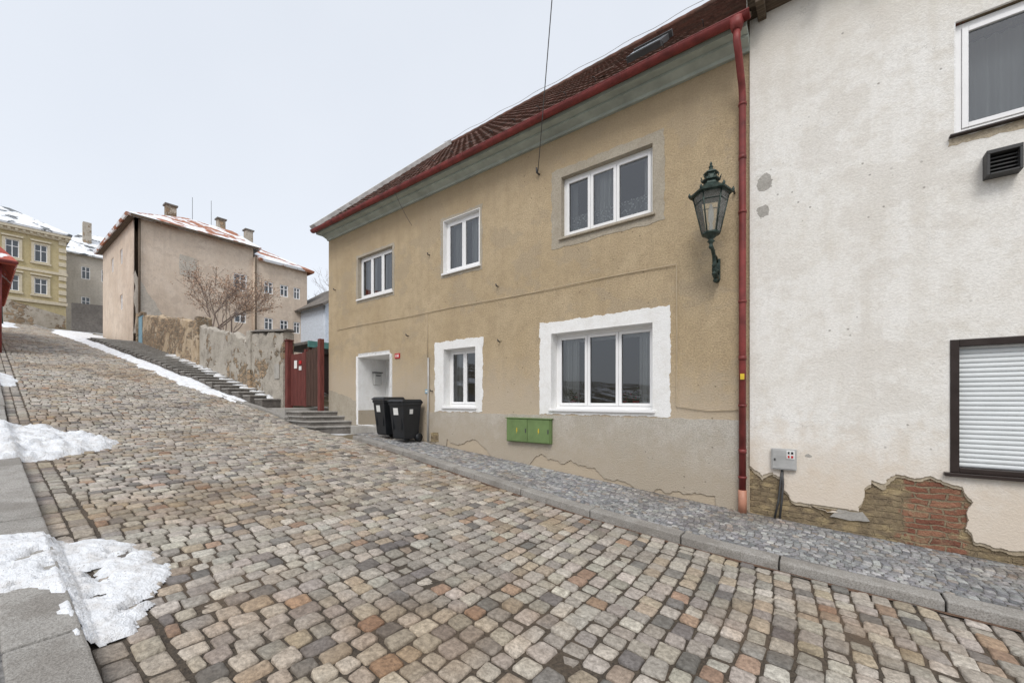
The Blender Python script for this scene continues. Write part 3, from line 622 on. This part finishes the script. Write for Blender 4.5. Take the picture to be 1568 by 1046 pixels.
# ------------------------------------------------------------ wall lantern
LN=empty('wall_lantern'); lx,ly=-1.17,-.46
box('wall_plate',lx-.04,lx+.04,-.03,0,1.74,2.05,'iron',LN,.01)
pts=[(lx,-.02,1.80),(lx,-.09,1.76),(lx,-.18,1.77),(lx,-.235,1.85),(lx,-.225,1.94),(lx,-.25,2.03),(lx,-.35,2.09),(lx,ly,2.12)]
tube('scroll_arm',pts,.03,'iron',LN,10,[.03,.036,.036,.032,.028,.026,.024,.022])
tube('upper_scroll',[(lx,-.02,2.0),(lx,-.10,2.06),(lx,-.2,2.05),(lx,-.24,1.98),(lx,-.18,1.93),(lx,-.13,1.97),(lx,-.16,2.0)],.015,'iron',LN,8)
for (y,z,r) in ((-.05,1.73,.042),(-.15,1.71,.038),(-.25,1.78,.034),(-.275,1.89,.03),(-.05,1.86,.042),(-.30,2.09,.028)):
    lathe('leaf_knob',[(0,-r),(r*.7,-r*.6),(r,0),(r*.6,r*.6),(0,r*1.3)],(lx,y,z),'iron',LN,7,False)
lathe('lantern_stem',[(0,-.06),(.02,-.05),(.032,-.02),(.02,.0),(.028,.03),(.05,.05),(.028,.075),(.06,.105),(.09,.13),(.115,.14),(.12,.16),(.0,.16)],(lx,ly,2.12),'iron',LN,16)
zb,zt,rb,rt=2.28,2.80,.112,.225
hexp=lambda r,k:(lx+r*math.cos(k*math.pi/3+.26),ly+r*math.sin(k*math.pi/3+.26))
for k in range(6):
    a=hexp(rb,k);b=hexp(rt,k); tube('corner_bar',[(a[0],a[1],zb),(b[0],b[1],zt)],.010,'iron',LN,6)
    a2=hexp(rb,k+1);b2=hexp(rt,k+1)
    mesh('lantern_glass',[(a[0],a[1],zb),(a2[0],a2[1],zb),(b2[0],b2[1],zt),(b[0],b[1],zt)],[(0,1,2,3)],'lglass',LN)
    tube('rail',[(a[0],a[1],zb),(a2[0],a2[1],zb)],.012,'iron',LN,6); tube('rail',[(b[0],b[1],zt),(b2[0],b2[1],zt)],.015,'iron',LN,6)
    m=.80; c1=tuple(a[i]+(b[i]-a[i])*m for i in (0,1)); c2=tuple(a2[i]+(b2[i]-a2[i])*m for i in (0,1)); zc=zb+(zt-zb)*m
    tube('rail_mid',[(c1[0],c1[1],zc),(c2[0],c2[1],zc)],.007,'iron',LN,5)
    p=hexp(.27,k); lathe('roof_knob',[(0,-.03),(.016,-.01),(.02,.01),(.01,.03),(0,.05)],(p[0],p[1],zt+.03),'iron',LN,8)
lathe('canopy',[(.22,.0),(.275,.0),(.28,.02),(.23,.05),(.16,.10),(.105,.145),(.09,.18),(.12,.195),(.12,.215),(.08,.23),(.07,.28),(.10,.295),(.09,.315),(.045,.34),(.022,.37),(.032,.39),(.014,.415),(.018,.435),(0,.47)],(lx,ly,zt),'iron',LN,6,False,.26)
for k in range(12):
    q=k*math.pi/6; tube('crown_point',[(lx+.115*math.cos(q),ly+.115*math.sin(q),zt+.215),(lx+.13*math.cos(q),ly+.13*math.sin(q),zt+.25)],.007,'iron',LN,5)
lathe('burner',[(.022,0),(.022,.1),(.015,.12),(.035,.18),(.035,.3),(.015,.38),(0,.4)],(lx,ly,2.29),'sticker',LN,12)

# ------------------------------------------------------------ white neighbour house
WH=empty('white_house'); wx0,wx1=-.758,7.5
w1=(1.20,2.45,2.92,4.16); w2=(1.17,2.6,-.80,.66)
sheet('masonry_wall',[(wx0,-2.3),(wx1,-2.6),(wx1,5.3),(wx0,5.3)],[rect(*w1),rect(*w2)],.0,.42,'masonry',WH)
edgep=[(-.758,-.93),(-.68,-.97),(-.6,-1.06),(-.52,-.98),(-.42,-1.05),(-.36,-1.2),(-.28,-1.34),(-.05,-1.36),(.1,-1.42),(.25,-1.40),(.40,-1.36),(.46,-1.1),(.52,-.98),(.62,-.99),(.72,-.88),(.9,-.90),(1.02,-.86),(1.12,-.91),(1.26,-.95),(1.32,-1.1),(1.31,-1.4),(1.36,-1.53),(1.55,-1.57),(1.8,-1.58),(2.5,-1.6),(3.5,-1.66),(5,-1.78),(7.5,-1.95)]
E=[]
for i in range(len(edgep)-1):
    a=Vector(edgep[i]);b=Vector(edgep[i+1]);n=max(1,int((b-a).length/.015))
    for k in range(n):
        p=a+(b-a)*k/n; d=mn.noise_vector(Vector((p.x*11,p.y*11,2)))*.035+mn.noise_vector(Vector((p.x*45,p.y*45,2)))*.014; E.append((p.x+(d.x if i>0 else 0),p.y+d.y))
E.append(edgep[-1])
sheet('plaster_coat',E+[(wx1,5.28),(wx0,5.28)],[rect(*w1),rect(*w2)],-.03,.0,'whitepl',WH)
M['scratch']=stucco('scratch_coat',(.52,.44,.32),(.60,.52,.40),(.38,.30,.21),.012,40,False,0,None,None,.3,.4)
E2=[(p[0],p[1]-.035-.10*max(0,mn.noise(Vector((p[0]*4,1,0))))) for p in E]
sheet('scratch_coat',E2+[(wx1,5.2),(wx0,5.2)],[rect(w1[0]-.01,w1[1]+.01,w1[2]-.01,w1[3]+.01),rect(w2[0]-.01,w2[1]+.01,w2[2]-.01,w2[3]+.01)],-.014,-.002,'scratch',WH)
sheet('cement_smear',wob([(.12,-1.47),(.2,-1.38),(.44,-1.37),(.5,-1.46),(.3,-1.5)],.02,.04,4),[],-.025,-.0,'concrete',WH)
for i,(cx,cz,r) in enumerate(((-.58,2.98,.10),(-.60,2.58,.08),(-.1,-.72,.03))): sheet('bare_patch',wob([(cx+r*math.cos(q),cz+1.1*r*math.sin(q)) for q in np.linspace(0,5.6,9)],.03,.02,i,9),[],-.0315,-.029,'concrete',WH)
prism('eave_boards',[(.0,5.28),(-.22,5.30),(-.30,5.36),(-.30,5.44),(.0,5.44)],wx0,wx1,'timber',WH)
for x in np.arange(wx0+.1,wx1,.62): box('rafter_end',x,x+.1,-.38,-.0,5.20,5.278,'timber',WH,.01)
tileroof('roof',wx0,wx1,-.42,5.48,5.2,10.75,'tile',WH,.11)
mesh('roof_underside',[(wx0,-.41,5.45),(wx1,-.41,5.45),(wx1,5.2,10.6),(wx0,5.2,10.6)],[(0,1,2,3)],'timber',WH)
mesh('party_gable',[(wx0+.002,-.38,5.0),(wx0+.002,5.2,10.2),(wx0+.002,5.2,10.7),(wx0+.002,-.38,5.45)],[(0,1,2,3)],'concrete',WH)
window('upper_window',w1,.03,2,WH,widths=[0,.62,1])
lining_=[(w1[0]-.001,w1[0]+.012,-.028,.05,w1[2],w1[3])]
multibox('reveal_lining',lining_,'wpaint',WH)
box('upper_sill',w1[0]-.04,w1[1]+.04,-.09,.03,w1[2]-.03,w1[2]-.008,'brownpvc',WH,.005)
sheet('chipped_sill_plaster',wob(rect(w1[0]-.05,w1[1]+.1,w1[2]-.12,w1[2]-.035),.03,.03,11,8),[],-.0325,-.03,'scratch',WH)
drape('curtain',w1[0]+.05,w1[1]-.05,.45,w1[2],w1[3],'curtain',WH,12)
window('lower_window',w2,.12,2,WH,frame='brownpvc',fw=.06)
a,b,c,e=w2
multibox('shutter_rails',[(a,a+.07,-.045,.10,c,e),(b-.07,b,-.045,.10,c,e),(a+.07,b-.07,-.045,.10,e-.075,e),(a+.07,b-.07,-.045,.10,c,c+.055)],'brownpvc',WH,.006)
V=[];F=[]; z=c+.056; k=0
while z<e-.08:   # curved shutter slats
    for (yy,zz) in ((.045,0),(.034,.012),(.032,.026),(.036,.040),(.047,.050)): V+=[(a+.07,yy,z+zz),(b-.07,yy,z+zz)]
    for j in range(4): o=k*10+j*2; F.append((o,o+1,o+3,o+2))
    k+=1; z+=.052
mesh('roller_shutter',V,F,'blind',WH); box('shutter_back',a+.07,b-.07,.05,.06,c+.055,e-.075,'dkgrey',WH)
box('lower_sill',a-.05,b+.05,-.09,-.0,c-.04,c-.002,'brownpvc',WH,.005)
vb=empty('wall_vent')
multibox('hood',[(1.41,1.66,-.17,-.03,2.56,2.60),(1.41,1.435,-.17,-.03,2.34,2.56),(1.635,1.66,-.17,-.03,2.34,2.56),(1.435,1.635,-.17,-.03,2.34,2.36)],'nearblack',vb,.005)
multibox('louvres',[(1.435,1.635,-.12,-.05,z,z+.012) for z in (2.40,2.44,2.48,2.52)],'nearblack',vb); box('back',1.435,1.635,-.05,-.031,2.36,2.56,'bin',vb)
em=empty('meter_box'); box('case',-.50,-.22,-.085,-.031,-.93,-.65,'grey',em,.006); box('door',-.485,-.235,-.093,-.085,-.915,-.665,'grey',em,.004); box('lock',-.47,-.45,-.1,-.093,-.81,-.78,'dkgrey',em)
ns=empty('gas_marker_sign'); box('plate',-.33,-.24,-.10,-.094,-.78,-.67,'sticker',ns,.003); multibox('marks',[(-.315,-.295,-.103,-.10,-.765,-.735),(-.28,-.255,-.103,-.10,-.765,-.735)],'redplate',ns); multibox('marks_black',[(-.315,-.295,-.103,-.10,-.715,-.685),(-.28,-.255,-.103,-.10,-.715,-.685)],'bin',ns)
for o in (0,.06): tube('ground_pipe',[(-.47+o,-.03,float(H(-.4))-.02),(-.42+o*.6,-.05,float(H(-.4))+.25),(-.40+o*.5,-.05,-1.12),(-.38,-.04,-.93)],.014,'dkgrey',em,6)

# ------------------------------------------------------------ steps at the entrance
EN=empty('entrance_steps')
for i,(xe,ye,zt_) in enumerate(((-10.48,-1.02,-.73),(-10.85,-.98,-.60),(-11.22,-.92,-.47),(-11.6,-.86,-.34))):
    def slab(nm,o,z0_,z1_,mt): mesh(nm,[(-12.9,ye-o,z0_),(-12.9,-.0,z0_),(xe+.15+o,-.0,z0_),(xe-.35+o,ye-o,z0_),(-12.9,ye-o,z1_),(-12.9,-.0,z1_),(xe+.15+o,-.0,z1_),(xe-.35+o,ye-o,z1_)],BF,mt,EN,.01)
    slab('riser_%d'%i,-.025,-1.3,zt_-.045,'fardark'); slab('tread_%d'%i,0,zt_-.045,zt_,'granite')
box('gate_platform',-14.3,-12.902,-.9,.9,-1.2,-.27,'concrete',EN,.01)
SP=empty('stone_stairway'); x=-14.3; treads=[]
while x>-33:
    w_=.62; zt_=float(H(x-w_/2))+.16; ya=float(RE(x))+.18; treads.append((x,zt_))
    mesh('riser',[(x-w_,ya+.02,zt_-.7),(x-w_,-.42,zt_-.7),(x-.03,-.42,zt_-.7),(x-.03,ya+.02,zt_-.7),(x-w_,ya+.02,zt_-.05),(x-w_,-.42,zt_-.05),(x-.03,-.42,zt_-.05),(x-.03,ya+.02,zt_-.05)],BF,'fardark',SP)
    mesh('tread',[(x-w_,ya,zt_-.05),(x-w_,-.42,zt_-.05),(x+.01,-.42,zt_-.05),(x+.01,ya,zt_-.05),(x-w_,ya,zt_),(x-w_,-.42,zt_),(x+.01,-.42,zt_),(x+.01,ya,zt_)],BF,'stepstone',SP,.012); x-=w_
def tz(x,y):
    for (q,z) in treads:
        if q-.62<x<=q+.01: return z
    return float(H(x))
snow('snow_on_steps',[(-26,-.9),(-20,-.85),(-17,-.72),(-14.8,-.6),(-14.8,-.45),(-26,-.45)],.07,.055,.16,1.9,8,.35,.0,tz)

# ------------------------------------------------------------ gate
GT=empty('wooden_gate')
box('post_left',-14.16,-13.98,-.34,-.16,-.35,1.95,'gred',GT,.01); box('post_right',-12.16,-12.02,-.27,-.13,-.35,1.85,'gred',GT,.01); box('post_cap',-14.19,-13.95,-.37,-.13,1.951,1.99,'gred',GT,.008)
L=[];L2=[]
x=-13.95; k=0
while x<-13.02: L.append((x,x+.068,-.24,-.215,-.20,1.50+random.uniform(-.012,.012))); x+=.094
x=-12.92
while x<-12.22: L2.append((x,x+.068,-.24,-.215,-.20,1.52+.12*(x+12.96)/.8+random.uniform(-.012,.012))); x+=.094
multibox('leaf_left',L,'gred',GT,.004); multibox('leaf_right',L2,'gbrown',GT,.004)
multibox('rails',[(-13.97,-12.17,-.213,-.18,z,z+.09) for z in (.0,.65,1.3)],'gbrown',GT)
multibox('leaf_frame',[(-13.03,-12.99,-.26,-.18,-.22,1.6),(-12.97,-12.93,-.26,-.18,-.22,1.6)],'gred',GT,.004)
gs=empty('gate_notice_sign'); box('notice',-13.7,-13.52,-.252,-.242,1.02,1.28,'sticker',gs); box('notice_b',-13.38,-13.22,-.252,-.242,.95,1.08,'sticker',gs); box('notice_red',-13.38,-13.22,-.252,-.242,1.15,1.26,'redplate',gs)

# ------------------------------------------------------------ garden wall
GW=empty('garden_wall')
def gseg(name,xa,xb,ya,yb,za,zb,mat,th=.35):
    n=40; V=[];F=[]
    for i in range(n+1):
        q=i/n; x=xa+(xb-xa)*q; y=ya+(yb-ya)*q+.03*mn.noise(Vector((x*1.1,5,0))); zt_=za+(zb-za)*q+.16*mn.fractal(Vector((x*1.5,0,1)),.9,2,5)
        hb=float(H(x))-.4; V+=[(x,y,hb),(x,y,zt_),(x,y+th*.5,zt_+.10),(x,y+th,zt_),(x,y+th,hb)]
    for i in range(n):
        for k in range(4): F.append((i*5+k,(i+1)*5+k,(i+1)*5+k+1,i*5+k+1))
    F+= [tuple(range(5)),tuple(n*5+k for k in range(5))[::-1]]
    mesh(name,V,F,mat,GW)
gseg('section_near',-14.16,-16.9,-.40,-.42,2.2,2.42,'gwall1'); gseg('section_mid',-16.9,-22.2,-.44,-.48,2.2,3.30,'gwall1'); gseg('section_upper',-22.6,-31.9,-.5,-.6,3.55,4.95,'gwall2')
box('pillar',-22.62,-22.18,-.56,.0,.9,3.75,'gwall2',GW,.03); box('pillar',-16.95,-16.6,-.50,.0,0,2.55,'gwall1',GW,.03)
def cop(name,xa,xb,ya,yb,za,zb): mesh(name,[(xa,ya-.06,za),(xa,ya+.41,za),(xb,yb+.41,zb),(xb,yb-.06,zb),(xa,ya+.1,za+.09),(xa,ya+.3,za+.09),(xb,yb+.3,zb+.09),(xb,yb+.1,zb+.09)],BF,'fardark',GW,.02)
cop('coping',-14.1,-16.6,-.40,-.42,2.27,2.49)
box('meter_niche',-14.75,-14.4,-.43,-.40,.7,1.2,'concrete',GW,.01)
box('blue_door',-32.75,-31.95,-.62,-.52,3.1,5.0,'blue',GW,.01); box('door_surround',-33.0,-32.76,-.7,-.4,3.0,5.2,'gwall2',GW); box('door_lintel',-32.76,-31.94,-.66,-.4,5.0,5.2,'gwall2',GW)
SH=empty('garden_shed'); box('roof_slab',-18.0,-14.9,.8,3.2,2.05,2.15,'fardark',SH); box('fascia',-14.9,-14.85,.78,3.2,1.93,2.16,'teal',SH); multibox('posts',[(-15.1,-14.98,.85,.97,-.6,2.04),(-17.9,-17.7,.85,.97,-.6,2.04)],'gbrown',SH); box('rear_wall',-18,-15.0,3.0,3.15,-.6,2.04,'gbrown',SH)

# ------------------------------------------------------------ generic far house parts
def fwindow(w,parent,panes=2,trim='pvc'):
    a,b,c,e=w; f=.07
    L=[(a,a+f,.04,.1,c,e),(b-f,b,.04,.1,c,e),(a+f,b-f,.04,.1,c,c+f),(a+f,b-f,.04,.1,e-f,e),(a+f,b-f,.04,.1,c+(e-c)*.62,c+(e-c)*.62+.05)]
    for i in range(1,panes): m=a+(b-a)*i/panes; L.append((m-.03,m+.03,.035,.095,c+f,e-f))
    multibox('window_frame',L,trim,parent); mesh('window_pane',[(a,.09,c),(b,.09,c),(b,.09,e),(a,.09,e)],[(0,1,2,3)],'farglass',parent)
    mesh('window_reveal_back',[(a-.1,.3,c-.1),(b+.1,.3,c-.1),(b+.1,.3,e+.1),(a-.1,.3,e+.1)],[(0,1,2,3)],'room',parent)
FX=lambda x,y: Matrix.Translation((x,y,0))@Matrix.Rotation(math.pi/2,4,'Z')
def roofmesh(name,V,F,mat,parent): 
    o=mesh(name,V,F,mat,parent); s=o.modifiers.new('t','SOLIDIFY'); s.thickness=.18; s.offset=-1; return o

FH=empty('beige_house')
T=FX(-33,0)
W=[(4.45,5.30,7.8,9.0),(4.5,5.25,5.5,6.25)]
sheet('east_wall',rect(-.77,5.7,2.2,11.2),[rect(*w) for w in W],0,.3,'farpl',FH)
for w in W: fwindow(w,FH)
sheet('bare_corner_patch',wob([(-.75,4.0),(1.6,3.4),(.6,5.2),(-.75,7.8)],.12,.3,3,1.5),[],-.02,.0,'farg',FH)
sheet('repair_patch',wob(rect(1.4,2.3,8.1,9.4),.1,.3,5,1.5),[],-.02,.0,'farg',FH)
W=[(6.35,6.95,7.9,8.8),(7.45,8.05,7.9,8.8),(8.45,8.95,7.9,8.8),(6.35,6.95,5.2,6.1),(7.45,8.05,5.2,6.1),(8.45,8.95,5.2,6.1)]
sheet('wing_wall',rect(5.7,9.5,1.5,10.4),[rect(*w) for w in W],-.25,.1,'farpl',FH)
T=T@Matrix.Translation((0,-.25,0))
for w in W: fwindow(w,FH,2)
T=Matrix.Translation((0,-.77,0))
W=[(-36.9,-36.2,8.9,9.9),(-39.8,-39.1,8.9,9.9),(-36.9,-36.2,5.9,6.9)]
sheet('street_wall',rect(-43,-33.0,2.5,11.2),[rect(*w) for w in W],0,.3,'farpl',FH)
for w in W: fwindow(w,FH)
T=Matrix.Identity(4)
box('rear_wall',-43,-42.8,-.4,9.4,3,11.1,'farpl',FH)
tube('downpipe',[(-32.9,-.55,3.3),(-32.9,-.55,11.1)],.055,'timber',FH,8); tube('downpipe',[(-32.65,5.75,3.3),(-32.65,5.75,10.4)],.055,'timber',FH,8)
o=.45
roofmesh('main_roof',[(-33+o,-.77-o,11.1),(-33+o,6.1,11.1),(-43-o,6.1,11.1),(-43-o,-.77-o,11.1),(-38,3.0,13.7),(-38,6.1,13.7)],[(0,1,5,4),(3,4,5,2),(0,4,3),(1,2,5)],'orangetile',FH)
roofmesh('wing_roof',[(-32.75+o,5.9,10.3),(-32.75+o,9.9,10.3),(-43-o,9.9,10.3),(-43-o,5.9,10.3),(-38,5.9,12.9),(-38,7.8,12.9)],[(0,1,5,4),(3,4,5,2),(1,2,5)],'orangetile',FH)
box('eaves_board',-32.72,-32.5,-1.0,5.9,10.95,11.08,'timber',FH); box('eaves_board',-43.2,-32.74,-1.05,-.78,10.95,11.08,'timber',FH)
multibox('chimneys',[(-38.3,-37.8,1.8,2.4,12.9,14.2),(-38.3,-37.8,5.0,5.5,13.3,14.3),(-37.3,-36.8,6.6,7.1,12.3,13.7)],'ramp',FH)
multibox('chimney_caps',[(-38.38,-37.72,1.72,2.48,14.2,14.3),(-38.38,-37.72,4.92,5.58,14.3,14.4),(-37.38,-36.72,6.52,7.18,13.7,13.8)],'fardark',FH)
tube('lightning_rod',[(-38,3.4,13.6),(-38,3.4,15.4)],.015,'dkgrey',FH,5); tube('lightning_rod',[(-38,4.6,13.6),(-38,4.6,15.6)],.015,'dkgrey',FH,5)

YH=empty('yellow_townhouse'); T=FX(-60,0)
W=[];yc=-2.75
for k in range(5): W+= [(yc-k*1.75-.42,yc-k*1.75+.42,13.3,14.95),(yc-k*1.75-.42,yc-k*1.75+.42,10.2,11.7)]
sheet('facade',rect(-12,-1.1,6.5,16.4),[rect(*w) for w in W],0,.3,'fary',YH)
for w in W:
    fwindow(w,YH); multibox('window_trim',[(w[0]-.18,w[0],-.08,.0,w[2]-.1,w[3]+.15),(w[1],w[1]+.18,-.08,.0,w[2]-.1,w[3]+.15),(w[0],w[1],-.08,0,w[3],w[3]+.15),(w[0]-.25,w[1]+.25,-.16,0,w[2]-.25,w[2]-.1),(w[0]-.25,w[1]+.25,-.2,0,w[3]+.25,w[3]+.4)],'trim',YH)
multibox('cornice',[(-12,-.8,-.5,0,16.0,16.4),(-12,-.9,-.25,0,15.7,16.0),(-12,-1.0,-.12,0,12.3,12.55),(-12,-1.0,-.15,0,9.3,9.6)]+[(-12+k*.45,-11.8+k*.45,-.4,-.25,15.8,15.99) for k in range(25)],'trim',YH)
multibox('quoins',[(-1.6,-1.08,-.1,0,9.7+k*.7,10.1+k*.7) for k in range(9)],'trim',YH)
T=Matrix.Identity(4)
box('end_wall',-75,-60.3,-1.3,-1.1,6.5,16.3,'fary',YH)
roofmesh('roof',[(-59.4,-.7,16.4),(-59.4,-12,16.4),(-75,-12,16.4),(-75,-.7,16.4),(-64,-4.5,19.0),(-64,-12,19.0)],[(1,0,4,5),(2,5,4,3),(0,3,4)],'snowroof',YH)
RW=empty('rubble_ramp_wall'); mesh('ramp',[(-57.5,-7.5,5.5),(-57.5,-1.4,5.5),(-57,-1.4,5.5),(-57,-7.5,5.5),(-57.5,-7.5,9.6),(-57.5,-1.4,7.9),(-57,-1.4,7.9),(-57,-7.5,9.6)],BF,'ramp',RW)
DW=empty('retaining_wall'); mesh('wall',[(-54.5,-1.3,5),(-54.5,6,5),(-54,6,5),(-54,-1.3,5),(-54.5,-1.3,8.8),(-54.5,6,9.2),(-54,6,9.2),(-54,-1.3,8.8)],BF,'fardark',DW)
GH=empty('grey_house'); T=FX(-66,0)
W=[(.6,1.3,13.6,15.0),(2.2,2.8,13.6,15.0),(.6,1.3,10.2,11.6),(2.4,3.0,10.2,11.6),(3.9,4.5,13.6,15.0)]
sheet('facade',rect(-1.3,7,7,16.4),[rect(*w) for w in W],0,.3,'farg',GH)
for w in W: fwindow(w,GH)
T=Matrix.Identity(4)
box('side',-76,-66.3,-1.3,-1.0,7,16.3,'farg',GH)
roofmesh('roof',[(-65.5,-1.7,16.3),(-65.5,7.4,16.3),(-77,7.4,16.3),(-77,-1.7,16.3),(-71,1.2,20.2),(-71,5,20.2)],[(0,1,5,4),(3,4,5,2),(0,4,3),(1,2,5)],'snowroof',GH)
box('chimney',-69,-68.4,1,1.7,18,20.8,'ramp',GH)
BH=empty('pale_blue_house'); T=FX(-29,0); W=[(9.9,10.5,5.6,6.5),(9.9,10.5,3.6,4.5)]
sheet('gable_wall',[(9.0,1),(16,1),(16,7.2),(12.5,9.6),(9.0,7.2)],[rect(*w) for w in W],0,.3,'bluepl',BH)
for w in W: fwindow(w,BH)
T=Matrix.Identity(4); box('side',-36,-29.3,9.0,9.3,1,7.2,'bluepl',BH)
roofmesh('roof',[(-28.4,8.5,6.95),(-28.4,12.5,9.75),(-28.4,16.5,6.95),(-36,8.5,6.95),(-36,12.5,9.75),(-36,16.5,6.95)],[(0,1,4,3),(1,2,5,4)],'fardark',BH)
PH=empty('pink_house'); box('walls',-36,-25,-14,-5.94,1,5.4,'pink',PH)
roofmesh('roof',[(-24.6,-14,5.3),(-24.6,-5.55,5.3),(-36,-5.55,5.3),(-36,-14,5.3),(-29.5,-8.0,9.2),(-29.5,-14,9.2)],[(0,1,4,5),(3,5,4,2),(1,2,4)],'redtile',PH)
tube('gutter',[(-24.55,-5.55,5.25),(-24.55,-14,5.25)],.06,'red',PH,8); tube('downpipe',[(-24.93,-5.98,1.8),(-24.93,-5.98,5.2)],.04,'red',PH,8)
SL=empty('street_lamp'); sx,sy=-50,-5.35; sz=float(H(sx)); tube('pole',[(sx,sy,sz-.2),(sx,sy,sz+.6),(sx,sy,sz+3.6)],.05,'iron',SL,8,[.1,.06,.045])
lathe('lantern',[(.05,0),(.14,.1),(.24,.65),(.3,.68),(.12,.9),(.05,1.0),(0,1.15)],(sx,sy,sz+3.6),'iron',SL,6,False)

# ------------------------------------------------------------ overhead wires
WR=empty('overhead_wire')
def wire(a,b,sag,r=.008,nm='span'): 
    a=Vector(a);b=Vector(b); tube(nm,[a.lerp(b,q)-Vector((0,0,sag*4*q*(1-q))) for q in np.linspace(0,1,20)],r,'wirem',WR,5)
wire((-4.28,-.05,4.35),(-1.3,-3.6,8.6),.12)
tube('insulator',[(-4.28,-.0,4.33),(-4.28,-.08,4.33),(-4.28,-.1,4.42)],.018,'dkgrey',WR,6)
wire((-8.0,-.05,4.3),(-8.15,-.5,5.1),.06,.006)

# ------------------------------------------------------------ trees
def tree(name,base,h,spread,seed,levels=6,bud=True,r0=.11):
    R=random.Random(seed); V=[];F=[];BV=[];BFc=[]
    def seg(p,q,ra,rb):
        d=(q-p).normalized(); a=d.orthogonal().normalized(); b=d.cross(a); o=len(V); s=5
        for (c,r) in ((p,ra),(q,rb)):
            for k in range(s): an=2*math.pi*k/s; V.append(c+(a*math.cos(an)+b*math.sin(an))*r)
        for k in range(s): F.append((o+k,o+(k+1)%s,o+s+(k+1)%s,o+s+k))
    def grow(p,d,l,r,lv):
        n=3; 
        for i in range(n):
            d=(d+Vector((R.gauss(0,.13),R.gauss(0,.13),R.gauss(.05,.08)))).normalized(); q=p+d*l/n; rr=r*.88; seg(p,q,r,rr); p=q; r=rr
            if lv>=2 and R.random()<.6 and lv<levels: 
                dd=(d+Vector((R.gauss(0,.7),R.gauss(0,.7),R.gauss(.1,.4)))).normalized(); grow(p,dd,l*.6,r*.6,lv+1)
        if lv<levels:
            for k in range(R.choice((2,3)) if lv>0 else 4):
                dd=(d+Vector((R.gauss(0,.5)*spread,R.gauss(0,.5)*spread,R.gauss(.18,.22)))).normalized(); grow(p,dd,l*R.uniform(.68,.88),max(r*.68,.007),lv+1)
        elif bud:
            for k in range(3):
                c=p+Vector((R.gauss(0,.07),R.gauss(0,.07),R.gauss(0,.07))); s=.034; o=len(BV); u=Vector((R.gauss(0,1),R.gauss(0,1),R.gauss(0,1))).normalized(); w=u.orthogonal().normalized()
                BV.extend([c-u*s,c+w*s,c+u*s,c-w*s]); BFc.append((o,o+1,o+2,o+3))
    grow(Vector(base),Vector((0,0,1)),h*.27,r0,0)
    e=empty(name); mesh('branches',V,F,'bark',e); 
    if BV: mesh('buds',BV,BFc,'twig',e)
tree('bare_tree',(-28.0,1.9,2.3),6.4,1.05,11,5)
tree('bare_tree',(-25.5,1.9,1.8),5.8,1.0,5,4,True,.08)
tree('bare_tree',(-30.3,3.2,2.6),5.4,1.0,21,4,True,.08)
tree('bare_tree',(-39.5,14.2,4),9.5,1.0,3,5,False,.16)

# hill across the valley (behind the viewpoint, reflected in windows)
V=[];F=[]; nx=40;nyy=14
for i in range(nx+1):
    for j in range(nyy+1):
        x=-15+75*i/nx; y=-42-40*j/nyy; e=math.sin(math.pi*i/nx)**.6; hgt=min(1,j/6)*22*e*(.75+.5*mn.fractal(Vector((x*.08,y*.08,0)),.9,2,5))
        V.append((x,y,-2.5+max(0,hgt)))
for i in range(nx):
    for j in range(nyy): F.append((i*(nyy+1)+j,(i+1)*(nyy+1)+j,(i+1)*(nyy+1)+j+1,i*(nyy+1)+j+1))
mesh('hill',V,F,'hill',smooth=False)

# ------------------------------------------------------------ sky / light
wd=bpy.data.worlds.new('World'); S.world=wd; wd.use_nodes=True; nt=wd.node_tree; nt.nodes.clear()
out=nt.nodes.new('ShaderNodeOutputWorld'); sky=nt.nodes.new('ShaderNodeTexSky'); sky.sky_type='NISHITA'; sky.sun_disc=False
EL,AZ=math.radians(50),math.radians(155)
sky.sun_elevation=EL; sky.sun_rotation=AZ; sky.air_density=1; sky.dust_density=3
hs=nt.nodes.new('ShaderNodeHueSaturation'); hs.inputs['Saturation'].default_value=.45; nt.links.new(sky.outputs[0],hs.inputs['Color'])
b1=nt.nodes.new('ShaderNodeBackground'); b1.inputs[1].default_value=.05; nt.links.new(hs.outputs[0],b1.inputs[0])
tc=nt.nodes.new('ShaderNodeTexCoord'); no=nt.nodes.new('ShaderNodeTexNoise'); no.inputs['Scale'].default_value=1.8; no.inputs['Detail'].default_value=4; nt.links.new(tc.outputs['Generated'],no.inputs['Vector'])
mx=nt.nodes.new('ShaderNodeMix'); mx.data_type='RGBA'; nt.links.new(no.outputs['Fac'],mx.inputs[0]); mx.inputs[6].default_value=(.58,.62,.685,1); mx.inputs[7].default_value=(.70,.73,.775,1)
b2=nt.nodes.new('ShaderNodeBackground'); b2.inputs[1].default_value=1.08; nt.links.new(mx.outputs[2],b2.inputs[0])
ad=nt.nodes.new('ShaderNodeAddShader'); nt.links.new(b1.outputs[0],ad.inputs[0]); nt.links.new(b2.outputs[0],ad.inputs[1]); nt.links.new(ad.outputs[0],out.inputs[0])
sl_=bpy.data.lights.new('sun','SUN'); sl_.energy=1.5; sl_.angle=math.radians(25); sl_.color=(1,.96,.9)
so=bpy.data.objects.new('sun',sl_); COL.objects.link(so)
dv=Vector((math.sin(AZ)*math.cos(EL),math.cos(AZ)*math.cos(EL),math.sin(EL))); so.rotation_euler=dv.to_track_quat('Z','Y').to_euler()

cam=bpy.data.cameras.new('camera'); co=bpy.data.objects.new('camera',cam); COL.objects.link(co)
co.location=(0,-6.54,0); co.rotation_euler=(math.pi/2,0,math.radians(37.06)); cam.lens=14.235; cam.sensor_width=36; cam.shift_y=.0568; cam.clip_end=2000; cam.clip_start=.05
S.camera=co
